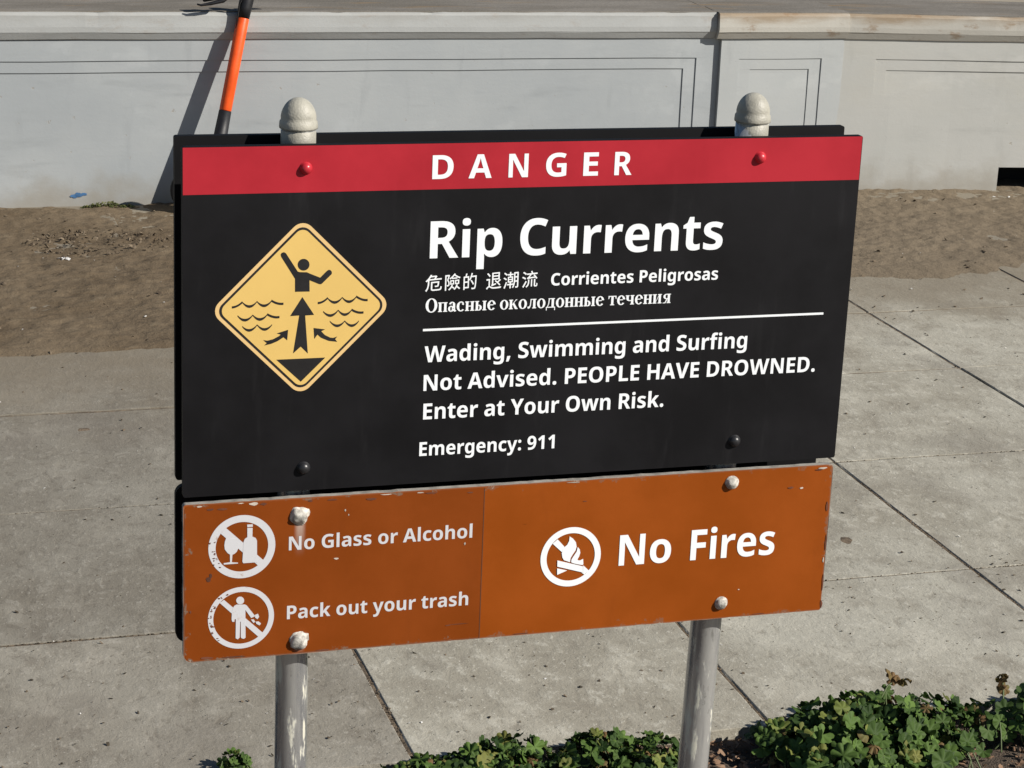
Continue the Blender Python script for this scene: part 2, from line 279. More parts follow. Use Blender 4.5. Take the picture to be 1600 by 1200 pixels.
# ------------------------------------------------------------------ lettering data
# letter outlines: advance, then contours of x y pairs on a 1000-unit em
GLYPHS = {
 ' ': (260, ''),
 ',': (294, '220 116 227 105 222 84 215 62 208 39 200 16 192 -8 182 -32 173 -56 163 -80 152 -105 141 -129 30 -129 36 -104 42 -78 47 -52 53 -27 58 -1 63 24 68 48 72 72 76 94 79 116'),
 '.': (287, '56 72 57 89 59 104 64 117 71 128 80 137 91 144 102 149 115 153 129 156 144 156 159 156 172 153 185 149 196 143 207 136 216 127 223 116 227 103 230 88 231 72 230 55 227 41 222 28 215 17 206 8 196 0 185 -5 172 -9 159 -12 144 -13 129 -12 115 -9 102 -5 91 0 80 8 71 17 64 28 59 41 57 55'),
 '1': (581, '419 0 266 0 266 410 266 417 266 425 266 433 266 442 266 451 266 461 266 470 267 480 267 491 267 501 268 511 268 522 269 531 269 541 269 550 264 544 258 538 253 533 248 528 244 524 239 519 234 515 229 510 223 505 218 501 139 435 60 533 284 714 419 714'),
 '9': (581, '540 404 539 369 537 335 533 303 528 271 521 240 513 211 503 183 491 157 478 132 462 108 444 87 425 68 403 50 379 35 352 21 324 10 293 1 259 -5 223 -9 184 -10 175 -10 166 -10 156 -9 146 -9 135 -8 124 -8 114 -7 105 -6 96 -4 88 -3 88 120 96 118 104 116 113 115 121 113 130 112 139 111 148 111 158 110 168 110 178 110 202 110 225 112 247 116 266 120 284 126 300 134 314 142 328 151 339 162 350 173 359 186 367 199 375 213 381 228 386 244 390 261 393 278 396 296 398 314 399 332 393 332 387 323 381 314 374 306 367 298 359 290 351 283 342 276 332 270 321 265 310 260 298 256 284 253 270 251 255 250 239 249 215 250 193 254 172 259 152 266 133 276 116 287 100 301 86 316 74 334 63 353 54 374 47 397 42 421 39 448 38 476 40 506 43 535 49 561 57 586 68 609 81 630 96 650 113 667 132 682 153 694 175 705 199 713 225 719 253 723 282 724 303 723 324 721 344 717 363 712 382 705 401 696 418 686 434 675 450 661 465 647 478 630 490 612 502 592 511 570 520 547 527 522 532 495 536 467 539 436;285 601 267 600 252 596 237 590 225 582 213 571 203 558 196 542 191 523 187 501 186 477 187 458 190 440 195 423 202 409 210 396 221 386 233 377 247 371 264 368 282 367 294 367 306 369 317 372 328 376 337 381 346 387 355 394 362 402 369 410 374 418 379 428 383 437 386 446 387 456 388 465 387 475 387 484 385 494 384 504 382 514 379 523 376 532 372 541 368 550 363 558 357 565 352 572 345 579 338 584 331 589 323 594 314 597 305 599 295 601'),
 ':': (281, '54 70 55 88 58 103 63 116 70 127 79 135 90 142 101 147 114 151 127 153 141 154 155 153 167 151 180 147 191 142 201 135 210 127 217 116 222 103 225 88 227 70 225 54 222 39 217 26 210 16 201 7 191 0 180 -6 167 -10 155 -12 141 -13 127 -12 114 -10 101 -6 90 0 79 7 70 16 63 26 58 39 55 54;54 473 55 490 58 505 63 518 70 529 79 537 90 544 101 549 114 553 127 555 141 556 155 555 167 553 180 549 191 544 201 537 210 529 217 518 222 505 225 490 227 473 225 456 222 441 217 428 210 418 201 409 191 402 180 396 167 392 155 390 141 389 127 390 114 392 101 396 90 402 79 409 70 418 63 428 58 441 55 456'),
 'A': (692, '527 0 472 168 220 168 165 0 0 0 251 717 439 717 692 0;387 451 385 458 383 465 380 474 377 484 374 496 371 508 368 520 365 532 361 545 358 557 355 570 352 581 350 591 347 601 345 609 344 599 341 590 339 579 337 568 334 556 331 544 328 533 325 521 322 510 319 498 316 488 314 477 311 468 309 459 307 451 256 296 437 296'),
 'C': (642, '398 597 381 596 365 594 350 591 335 586 321 580 307 573 295 565 283 555 272 544 262 533 253 519 245 505 237 490 231 474 225 456 221 438 217 419 215 399 213 377 213 355 214 326 216 299 220 273 226 249 234 227 243 206 254 188 267 172 281 157 298 145 315 135 335 127 356 122 380 118 404 117 423 118 441 119 460 121 477 124 495 128 512 133 530 138 547 143 564 149 582 156 582 26 564 19 546 12 528 7 509 2 490 -1 471 -5 451 -7 431 -9 409 -10 387 -10 343 -8 302 -3 265 6 231 19 200 36 172 55 147 78 125 104 106 132 90 164 78 198 68 234 61 273 56 313 55 356 56 388 58 419 63 448 69 477 77 504 87 531 99 555 112 579 127 601 144 621 162 640 182 657 204 672 227 686 252 697 278 707 306 714 336 720 367 723 400 724 421 724 443 722 464 720 486 717 508 712 529 707 550 701 571 694 591 686 611 677 561 555 547 562 531 568 516 574 500 579 484 585 468 589 451 592 434 595 416 596'),
 'D': (732, '678 369 676 322 670 277 661 236 648 199 632 164 612 133 589 105 563 80 534 59 502 41 468 26 430 15 391 7 348 2 303 0 85 0 85 714 321 714 365 712 406 708 444 700 480 689 513 674 544 657 571 637 595 613 617 587 635 558 650 526 662 491 671 453 676 412;518 363 518 393 515 421 510 446 504 469 496 490 485 509 474 526 460 541 445 554 428 564 409 573 389 580 367 585 343 588 317 589 238 589 238 126 302 126 344 129 381 136 413 148 442 164 465 185 484 211 499 242 510 278 516 318'),
 'E': (552, '499 0 85 0 85 714 499 714 499 589 238 589 238 433 482 433 482 308 238 308 238 127 499 127'),
 'F': (531, '236 0 85 0 85 714 498 714 498 589 236 589 236 407 479 407 479 282 236 282'),
 'G': (735, '381 402 665 402 665 31 642 23 618 17 594 11 568 5 542 1 515 -3 487 -6 459 -8 429 -10 399 -10 357 -8 319 -3 282 5 248 17 216 32 186 50 160 72 136 96 115 124 97 156 82 190 70 228 62 268 57 312 55 358 57 402 62 443 71 482 83 518 98 552 117 584 139 612 165 637 193 660 225 679 260 695 297 708 338 717 381 722 428 724 453 724 478 722 503 720 526 716 550 712 572 707 594 701 614 695 634 688 652 680 601 558 586 565 570 571 554 577 537 582 519 586 501 590 483 593 465 595 446 596 427 597 399 596 373 592 349 586 327 577 307 565 289 552 273 537 259 520 246 501 236 480 228 457 221 434 217 409 214 383 213 355 214 327 217 300 221 274 227 250 235 228 245 208 257 189 270 173 285 158 303 146 322 136 342 128 365 122 390 119 417 117 428 118 439 118 451 119 462 120 473 121 484 122 494 124 503 125 512 127 519 129 519 280 381 280'),
 'H': (756, '671 0 518 0 518 307 238 307 238 0 85 0 85 714 238 714 238 435 518 435 518 714 671 714'),
 'L': (559, '85 0 85 714 238 714 238 126 527 126 527 0'),
 'N': (805, '720 0 525 0 217 538 213 538 214 529 214 518 215 507 216 495 217 483 217 470 218 457 219 444 219 430 220 417 221 403 221 390 221 377 221 365 221 352 221 0 85 0 85 714 279 714 586 181 590 181 589 190 589 199 588 209 588 220 587 233 586 245 586 258 585 271 584 285 584 298 583 312 583 325 583 337 583 349 583 360 583 714 720 714'),
 'O': (791, '735 358 734 325 732 294 728 264 722 235 715 208 706 181 695 156 683 133 669 111 653 91 635 72 616 55 595 40 572 27 547 16 520 7 492 -1 462 -6 429 -9 395 -10 361 -9 329 -6 299 -1 270 7 243 16 219 28 196 41 175 56 155 73 137 91 122 111 107 133 95 157 84 181 75 208 68 235 62 264 58 295 56 326 55 359 56 402 61 443 68 482 78 518 92 552 108 583 127 612 149 637 175 660 204 680 236 696 271 709 309 718 351 723 396 725 441 723 483 718 521 709 556 696 588 680 616 660 641 637 664 612 683 583 699 552 712 517 722 481 729 442 734 401;216 358 217 329 219 302 222 276 228 252 234 230 243 210 253 191 264 175 278 160 293 148 310 137 329 129 349 123 371 120 395 119 420 120 442 123 463 129 482 137 498 148 513 160 527 175 538 191 548 210 556 230 563 252 568 276 571 302 574 329 574 358 573 401 568 440 559 475 548 506 533 534 514 557 491 575 464 588 432 595 396 598 372 597 349 593 329 587 310 579 293 569 278 556 264 542 253 525 243 507 234 486 228 464 222 440 219 414 217 387'),
 'P': (621, '309 714 361 712 408 705 449 693 484 677 513 657 537 632 555 603 568 570 576 534 579 494 578 475 577 457 574 439 570 421 565 404 558 387 551 371 541 355 531 341 519 327 505 313 489 302 472 291 454 281 433 273 411 266 387 260 361 256 333 254 303 253 238 253 238 0 85 0 85 714;304 589 238 589 238 379 289 379 305 379 321 381 335 383 349 386 361 390 373 395 384 400 393 408 401 416 408 425 414 435 419 447 422 460 424 474 425 489 424 507 420 524 414 538 406 551 396 563 383 572 367 579 348 585 327 588'),
 'R': (656, '304 714 341 713 374 710 405 706 434 699 460 691 483 680 504 668 523 654 539 639 553 621 564 602 572 581 578 558 582 533 583 506 583 487 581 469 577 452 572 436 566 421 559 407 551 393 541 381 531 369 520 358 508 348 495 339 482 330 468 322 454 315 657 0 482 0 323 274 238 274 238 0 85 0 85 714;301 595 238 595 238 392 301 392 325 393 345 396 364 401 381 408 395 417 407 428 416 442 423 459 427 478 428 499 428 512 426 523 423 534 420 544 415 552 409 560 402 568 393 574 384 579 373 584 361 588 348 591 333 593 318 594'),
 'S': (566, '528 207 526 183 523 160 517 139 508 118 498 97 484 79 469 61 451 46 430 32 408 19 382 9 355 1 325 -5 292 -9 257 -10 240 -10 222 -9 206 -8 190 -7 175 -6 161 -4 147 -1 133 1 120 4 108 8 95 11 83 16 71 20 59 25 47 31 47 169 67 160 87 152 109 144 131 137 153 131 176 125 198 121 219 119 241 117 261 116 276 117 290 118 303 120 314 122 325 126 334 130 343 135 350 140 357 146 362 153 367 160 370 168 373 176 374 184 375 193 374 203 373 212 370 221 366 229 361 236 355 243 347 250 338 256 328 263 316 270 302 277 287 284 270 291 251 300 231 308 209 318 188 328 169 338 151 349 135 360 120 371 106 384 94 397 83 412 74 427 67 444 61 462 57 482 54 503 53 526 55 550 58 574 65 595 74 616 85 634 99 651 115 666 133 679 153 691 174 701 198 709 223 716 249 720 277 723 306 724 332 723 357 722 381 719 403 715 425 710 446 705 466 698 485 692 504 685 521 677 474 556 457 564 440 570 423 577 405 582 387 587 370 592 353 595 335 597 319 599 302 599 289 599 277 598 267 596 257 594 248 591 239 587 232 582 226 578 220 572 216 566 212 560 209 553 207 546 206 538 205 531 206 521 207 512 210 504 214 496 219 489 225 482 233 475 242 468 253 462 265 455 278 448 294 440 311 432 330 424 352 415 373 405 394 396 413 386 431 375 447 365 462 353 475 341 487 328 498 315 507 300 514 284 520 267 524 249 527 229'),
 'V': (657, '657 714 415 0 242 0 0 714 169 714 291 315 294 305 297 295 300 284 303 273 306 261 309 249 311 237 314 225 317 214 320 202 322 191 324 180 326 170 327 160 329 151 330 160 332 170 333 180 335 190 338 202 340 213 343 225 345 237 348 249 351 260 354 272 357 283 360 294 363 304 366 314 489 714'),
 'W': (996, '982 714 801 0 626 0 531 372 529 378 528 384 526 391 524 399 522 407 520 416 518 425 516 434 514 443 512 453 510 463 508 472 506 481 505 490 503 499 502 507 500 515 499 522 498 528 498 534 497 528 496 522 495 515 494 507 492 499 491 490 489 481 487 472 485 463 484 453 482 443 480 434 478 425 476 416 474 407 472 399 470 391 468 384 466 377 465 371 370 0 196 0 14 714 164 714 255 326 257 319 258 311 260 303 262 294 264 285 266 275 268 266 270 256 272 246 274 236 276 226 278 216 280 206 282 196 283 186 285 177 287 168 288 160 289 152 290 144 292 155 293 166 295 177 297 190 299 202 301 215 303 228 306 241 308 254 311 267 314 280 317 293 319 305 322 317 325 330 328 341 330 352 333 362 335 372 337 381 425 714 570 714 659 380 661 371 663 361 666 351 668 340 671 328 674 316 677 303 679 291 682 278 685 265 688 252 690 239 693 226 695 213 697 200 700 188 702 176 703 165 705 154 706 144 707 154 709 165 711 177 713 189 715 202 718 216 720 229 723 242 726 256 729 269 731 282 734 294 736 305 739 316 741 325 832 714'),
 'Y': (626, '313 415 460 714 626 714 390 278 390 0 236 0 236 273 0 714 166 714'),
 'a': (599, '317 556 356 554 391 548 423 539 450 525 474 507 493 486 509 461 519 432 526 400 528 364 528 0 423 0 394 74 390 74 380 63 371 53 361 43 352 34 342 26 332 19 321 13 310 7 298 3 286 -1 272 -4 258 -7 243 -9 226 -10 208 -10 189 -9 171 -7 154 -3 138 2 122 9 107 17 94 26 82 38 71 51 62 65 54 81 48 99 43 118 41 139 40 161 42 194 50 223 62 249 80 271 102 290 129 306 161 318 198 328 240 334 287 338 378 341 378 358 377 376 375 392 370 406 364 417 356 426 346 433 335 439 323 443 309 445 294 446 279 445 264 444 249 442 234 438 218 434 203 429 187 424 172 418 156 412 141 405 97 508 115 516 133 524 153 531 174 538 196 543 218 548 242 551 266 554 291 555;321 250 294 249 271 245 251 241 235 234 222 227 212 218 204 207 198 195 195 182 194 168 195 154 197 143 201 133 206 124 214 116 222 111 231 106 242 103 253 101 266 100 284 101 301 105 317 110 332 118 346 128 358 140 367 154 373 170 377 188 378 208 378 253'),
 'c': (516, '311 -10 280 -9 251 -5 223 1 197 9 173 20 150 33 129 49 111 67 94 88 80 111 68 138 59 167 52 199 48 233 47 270 49 309 53 345 60 377 70 407 83 434 99 457 116 479 136 497 157 513 181 526 207 537 234 546 262 552 291 555 322 556 341 556 359 555 377 553 395 550 412 546 429 542 445 537 460 532 474 526 488 519 443 405 431 410 419 414 407 419 395 423 383 426 370 429 358 432 346 433 334 434 322 435 307 434 293 432 279 428 267 423 256 417 246 409 236 399 228 388 221 376 215 362 210 347 206 331 203 312 201 293 201 271 201 251 203 231 206 213 210 197 215 182 221 169 229 157 237 146 246 137 256 130 267 123 279 119 292 115 306 113 320 112 337 113 353 114 370 116 385 120 401 124 416 129 431 134 445 140 459 147 473 154 473 31 460 24 447 17 432 11 418 6 403 1 386 -3 369 -6 351 -8 332 -10'),
 'd': (632, '252 -10 217 -7 185 1 156 16 129 36 104 62 84 93 68 130 56 172 49 220 47 272 49 326 56 374 68 416 84 453 105 485 130 510 157 531 188 545 221 554 257 556 272 556 287 555 300 553 313 550 325 546 336 541 346 536 356 530 366 524 374 517 383 510 390 502 397 494 404 485 410 476 415 476 414 484 413 493 412 503 411 514 410 527 409 539 408 552 408 564 407 575 407 586 407 760 559 760 559 0 443 0 413 71 407 71 401 62 395 54 388 45 380 38 372 30 363 23 354 17 344 11 333 6 321 1 309 -3 296 -6 282 -8 268 -10;305 111 329 112 349 116 366 123 380 134 392 146 401 162 408 181 413 203 416 228 417 255 417 271 416 301 414 328 409 352 402 373 393 392 382 407 367 419 349 427 328 432 304 434 285 432 268 427 253 419 240 407 228 392 218 373 210 352 205 328 201 300 200 270 201 240 205 213 210 189 218 168 228 150 240 136 254 125 269 117 286 112'),
 'e': (597, '306 556 336 555 364 552 390 546 414 538 437 528 458 515 477 500 494 483 509 464 522 443 533 420 541 395 547 368 550 339 551 308 551 235 200 235 202 211 207 190 215 170 225 153 238 138 254 125 272 115 292 108 315 104 341 102 361 103 380 104 399 106 417 108 434 112 451 116 468 122 485 128 502 135 520 142 520 29 504 21 487 14 470 9 453 4 435 -1 416 -4 396 -7 374 -8 351 -10 325 -10 294 -9 263 -5 235 1 207 9 182 20 158 33 136 49 116 68 98 89 83 113 70 139 60 168 53 199 49 233 47 269 48 306 52 341 59 372 68 402 80 428 94 453 110 474 128 493 148 510 171 524 195 536 220 545 247 551 276 555;310 449 292 448 276 444 262 439 249 431 237 420 226 408 218 393 211 376 206 357 204 336 410 336 410 349 408 361 406 373 403 384 399 394 394 404 388 412 381 420 374 428 365 434 356 439 346 444 335 447 323 448'),
 'f': (386, '376 433 251 433 251 0 100 0 100 433 19 433 19 506 103 546 103 564 105 604 110 639 119 670 132 696 148 717 168 735 191 748 219 757 250 763 285 765 301 765 315 764 329 763 343 761 356 759 368 756 381 753 393 750 406 746 418 742 384 640 378 641 372 643 365 645 358 646 350 648 343 649 335 650 327 651 319 651 311 652 299 651 289 648 280 644 272 639 266 632 261 623 257 612 254 600 252 585 251 569 251 546 376 546'),
 'g': (632, '255 556 277 556 297 553 316 549 334 543 350 535 365 526 378 515 391 504 403 491 413 477 417 477 431 546 559 546 559 -4 557 -34 554 -62 548 -88 540 -112 529 -134 516 -154 500 -172 482 -187 462 -201 439 -213 413 -223 385 -230 354 -236 321 -239 285 -240 260 -240 236 -239 214 -237 192 -235 172 -232 152 -229 133 -225 114 -220 96 -214 78 -207 78 -79 96 -86 115 -94 133 -100 152 -105 171 -110 190 -114 211 -117 233 -119 256 -120 280 -121 304 -119 325 -116 344 -110 361 -102 375 -92 387 -80 396 -65 403 -49 407 -31 408 -12 408 3 408 8 408 14 409 20 409 27 410 35 410 43 411 50 411 57 412 64 413 70 408 70 398 57 387 44 375 32 362 22 348 12 332 4 315 -2 296 -6 276 -9 254 -10 218 -7 185 2 155 16 127 37 103 63 83 95 67 132 56 173 49 220 47 272 49 324 56 371 68 413 84 450 104 482 128 509 156 530 186 544 219 553;304 437 291 436 279 434 268 430 257 425 247 418 239 410 231 400 224 389 218 376 213 362 208 346 205 329 203 311 201 291 201 270 202 239 205 211 210 187 218 166 227 148 239 134 253 123 269 115 287 110 307 108 318 109 329 110 339 111 349 114 358 117 366 121 373 125 380 131 386 137 392 143 397 151 402 159 405 168 409 178 412 188 414 199 416 211 417 224 418 238 418 252 418 274 417 295 416 315 414 333 411 350 407 365 402 379 396 391 389 402 380 411 371 419 360 426 348 431 335 434 320 437'),
 'h': (650, '224 607 224 590 224 573 223 558 223 543 222 529 221 516 220 505 219 494 218 484 217 476 225 476 233 487 240 497 249 506 257 515 267 522 276 529 287 534 297 540 309 544 320 548 332 551 344 553 357 555 370 556 383 556 406 555 428 553 448 548 468 543 486 535 503 526 518 515 531 502 544 487 554 470 563 452 570 431 575 408 578 383 579 356 579 0 428 0 428 318 427 340 425 360 420 378 415 393 407 406 398 417 386 425 373 431 358 435 341 436 324 435 309 433 295 428 282 423 271 415 262 406 253 395 246 383 240 369 235 354 231 338 228 319 226 300 225 279 224 256 224 0 73 0 73 760 224 760'),
 'i': (299, '225 546 225 0 74 0 74 546;150 761 163 760 175 758 187 755 197 751 208 745 216 738 223 728 228 717 231 703 232 687 231 672 228 658 223 647 216 638 208 630 197 624 187 620 175 617 163 615 150 614 137 615 124 617 113 620 102 624 92 630 84 638 77 647 72 658 69 672 68 687 69 703 72 717 77 728 84 738 92 745 102 751 113 755 124 758 137 760'),
 'k': (610, '224 423 224 412 224 400 224 387 223 374 222 361 221 347 220 334 219 321 218 309 216 297 220 297 223 302 227 306 230 312 234 317 238 323 243 329 247 335 251 342 256 348 261 354 265 360 269 366 274 371 277 376 281 381 423 546 594 546 392 314 607 0 432 0 286 218 224 169 224 0 73 0 73 760 224 760'),
 'l': (298, '224 0 73 0 73 760 224 760'),
 'm': (975, '714 556 750 554 782 549 810 539 835 526 856 509 873 488 887 462 896 431 902 396 904 356 904 0 754 0 754 318 753 342 750 363 746 381 740 396 733 409 724 418 713 426 700 432 686 435 670 436 648 434 629 429 612 421 599 409 588 394 579 375 572 354 567 330 565 303 564 273 564 0 413 0 413 318 413 334 412 348 410 362 407 374 404 385 400 395 396 404 390 411 384 418 377 424 370 428 361 432 352 434 342 436 331 436 315 435 301 433 288 428 277 423 267 415 258 406 250 395 244 383 238 369 234 354 230 337 228 319 226 300 225 279 224 256 224 0 73 0 73 546 189 546 211 476 216 476 223 486 230 495 238 504 246 512 255 519 265 526 276 532 287 538 298 543 310 547 323 550 336 553 350 555 364 556 379 556 403 556 425 553 445 549 464 543 481 535 496 526 510 515 523 503 534 490 544 474 549 474 560 490 573 504 587 516 602 526 619 536 637 543 655 549 674 553 694 556'),
 'n': (650, '385 556 420 554 451 549 479 539 505 526 527 509 546 488 560 462 571 431 577 396 579 356 579 0 429 0 429 318 428 340 425 360 421 378 415 393 408 406 398 417 387 425 373 431 358 435 341 436 316 434 294 429 275 419 260 406 249 390 240 369 233 346 228 319 225 289 224 256 224 0 73 0 73 546 189 546 210 473 216 473 224 484 232 493 240 503 250 511 259 519 270 526 281 532 292 538 304 543 316 547 329 550 343 553 356 555 370 556'),
 'o': (625, '577 274 576 248 574 222 571 198 565 175 559 153 551 133 541 114 531 96 519 79 506 64 491 50 476 38 459 27 441 17 422 9 402 2 380 -3 358 -7 335 -9 311 -10 288 -9 266 -7 245 -3 225 2 205 9 186 17 169 27 152 38 136 50 122 64 108 79 96 96 85 114 75 133 67 153 60 175 54 198 50 222 48 248 47 274 48 310 52 343 59 373 68 402 79 428 93 452 109 473 128 493 148 509 171 524 196 535 222 545 251 551 281 555 314 556 344 555 373 551 400 545 426 535 450 524 473 509 493 493 512 473 529 452 543 428 556 402 565 373 572 343 576 310;201 274 201 254 203 234 205 216 208 199 212 183 217 168 223 155 231 144 239 134 248 125 259 118 271 112 284 108 298 106 313 105 328 106 342 108 355 112 366 118 376 125 386 134 394 144 401 155 407 168 412 183 416 199 419 216 422 234 423 254 423 274 423 295 422 315 419 333 416 350 412 365 407 379 401 392 393 403 385 413 376 422 366 429 354 434 341 438 327 440 312 441 290 439 270 434 253 425 239 413 227 398 218 379 210 357 205 333 202 305'),
 'p': (632, '379 556 415 554 449 545 479 531 505 510 529 485 549 453 564 417 576 375 582 327 584 274 583 239 580 205 575 174 567 145 558 118 546 94 533 72 518 53 502 36 484 22 464 11 444 2 422 -5 399 -9 375 -10 360 -10 345 -8 331 -6 318 -3 306 0 295 5 285 10 275 15 266 20 258 26 250 33 243 39 236 46 230 53 224 59 218 59 219 52 220 44 221 36 221 27 222 18 223 8 224 -1 224 -11 224 -21 224 -31 224 -240 73 -240 73 546 196 546 217 475 224 475 230 484 237 492 244 501 252 508 260 516 268 523 278 530 288 535 298 541 310 545 322 549 335 552 349 555 363 556;329 436 314 435 301 433 289 430 278 426 268 420 260 413 252 404 245 395 240 384 235 372 232 358 229 343 226 327 225 310 224 291 224 275 225 255 226 236 228 218 230 201 234 186 238 172 243 160 250 149 258 139 267 131 277 124 288 119 301 115 315 113 330 112 343 113 355 115 367 119 377 124 386 131 395 139 402 149 409 160 415 173 420 186 424 202 427 218 429 236 430 255 431 276 430 307 426 334 421 358 414 379 405 396 394 411 381 422 365 430 348 434'),
 'r': (447, '375 556 381 556 387 556 394 556 401 555 407 555 414 554 420 553 425 552 430 551 435 550 420 409 415 410 410 411 405 412 400 413 394 413 388 414 381 415 374 415 366 415 358 415 348 415 339 414 330 413 321 411 311 408 302 405 293 401 284 396 276 391 268 385 260 378 253 371 247 362 241 353 236 343 232 332 229 320 226 307 225 293 224 277 224 0 73 0 73 546 188 546 210 454 217 454 224 466 231 476 239 487 248 496 257 506 267 515 277 523 288 530 299 537 311 543 323 548 336 551 348 554 361 556'),
 's': (502, '460 161 459 141 456 122 451 104 445 87 436 71 425 56 412 43 397 31 380 20 361 11 340 3 317 -2 291 -7 264 -9 234 -10 211 -10 190 -9 170 -7 150 -5 132 -3 114 1 97 5 80 10 63 16 47 22 47 147 65 139 83 131 102 125 122 119 142 114 162 110 180 107 198 104 214 103 230 102 247 103 262 105 276 107 287 111 296 115 304 121 310 127 314 134 316 142 317 150 317 156 316 162 314 167 311 172 307 177 302 182 296 187 289 192 280 197 270 202 258 207 245 213 230 220 213 227 194 234 175 242 158 250 141 258 126 267 112 275 100 284 89 294 79 304 70 315 62 327 56 339 52 353 48 368 46 384 46 402 48 430 55 456 67 480 84 500 105 517 131 531 159 542 191 550 225 555 263 556 284 556 304 555 324 552 343 549 361 545 380 541 398 535 417 529 435 522 454 514 410 411 395 418 379 424 364 429 348 434 332 439 316 443 301 446 287 448 274 449 261 450 248 449 236 448 226 446 216 443 208 439 201 435 196 429 192 424 190 417 189 410 190 404 191 399 193 394 196 389 200 385 204 380 210 376 218 371 226 367 236 362 248 357 261 351 276 345 292 338 311 331 330 323 348 315 364 307 379 299 393 290 406 281 417 272 427 261 436 250 443 238 449 226 454 212 458 196 460 179'),
 't': (421, '309 110 318 110 327 111 336 112 345 113 353 115 362 117 370 119 378 121 386 124 394 126 394 15 384 11 373 7 362 4 350 0 338 -3 325 -5 311 -7 296 -9 281 -10 264 -10 245 -9 227 -7 209 -4 192 0 176 6 162 13 148 23 136 34 125 47 115 61 107 78 101 98 96 120 94 145 93 172 93 433 22 433 22 497 104 547 148 662 244 662 244 546 387 546 387 433 244 433 244 181 245 167 247 155 250 144 255 135 261 128 269 121 277 116 287 113 297 111'),
 'u': (650, '576 546 576 0 460 0 441 70 432 70 425 59 417 49 409 40 399 32 389 24 378 17 367 11 355 6 343 2 330 -2 318 -5 305 -7 291 -9 278 -10 264 -10 242 -9 220 -7 200 -3 181 3 163 11 146 20 131 31 117 44 105 59 95 76 86 95 79 115 74 138 71 163 70 190 70 546 222 546 222 228 223 206 225 186 229 168 235 153 242 140 252 129 263 121 276 115 291 112 308 111 326 111 341 114 356 118 368 124 379 131 389 140 397 151 405 163 411 177 415 192 419 209 422 227 424 247 425 268 425 290 425 546'),
 'v': (571, '208 0 0 546 158 546 260 224 261 219 263 214 265 209 266 203 268 197 270 190 272 184 274 177 275 171 277 164 278 158 280 151 281 145 282 140 282 134 286 134 286 140 287 145 288 151 289 157 291 164 292 170 294 177 296 183 298 189 300 196 302 202 304 208 306 213 307 218 309 223 413 546 571 546 363 0'),
 'w': (862, '463 266 461 276 458 287 455 299 453 310 450 322 447 334 445 346 443 358 441 369 438 380 437 390 435 400 434 408 432 415 431 422 428 422 427 415 426 408 424 399 423 390 421 380 418 368 416 357 414 345 411 333 409 321 406 309 403 296 400 284 397 273 394 261 323 0 161 0 12 547 162 547 218 306 221 296 223 285 225 273 228 262 230 249 232 237 235 224 237 212 239 199 241 187 243 175 244 164 245 153 246 142 247 132 250 132 251 139 252 147 253 155 255 163 256 172 258 181 259 191 261 200 263 209 265 219 266 228 268 237 270 246 272 254 274 262 275 270 277 277 279 283 280 288 281 293 349 547 515 547 580 291 582 283 584 273 586 264 589 253 591 242 594 231 596 220 599 208 601 197 603 185 605 174 607 163 609 152 610 142 611 133 614 133 615 142 616 153 618 163 619 175 621 187 623 199 625 212 627 224 629 237 631 250 634 262 636 274 639 285 641 296 644 306 703 547 850 547 699 0 535 0'),
 'y': (571, '0 546 159 546 262 234 264 228 266 222 268 216 269 210 271 203 273 197 275 191 276 184 278 178 279 172 281 165 282 159 283 153 284 147 285 141 289 141 290 149 292 159 294 168 297 177 299 187 302 197 305 206 308 216 311 225 314 234 415 546 571 546 347 -50 338 -74 328 -96 317 -116 306 -135 294 -153 282 -170 268 -184 253 -197 237 -208 220 -218 201 -226 181 -232 159 -236 136 -239 111 -240 101 -240 92 -240 83 -239 75 -238 67 -238 60 -236 53 -235 46 -234 40 -233 35 -232 35 -113 39 -114 44 -115 50 -116 55 -116 61 -117 68 -118 74 -118 80 -119 87 -119 94 -119 106 -119 117 -117 128 -115 137 -111 146 -107 154 -101 162 -95 169 -89 175 -81 181 -73 186 -65 192 -56 196 -47 201 -37 205 -27 217 4'),
}
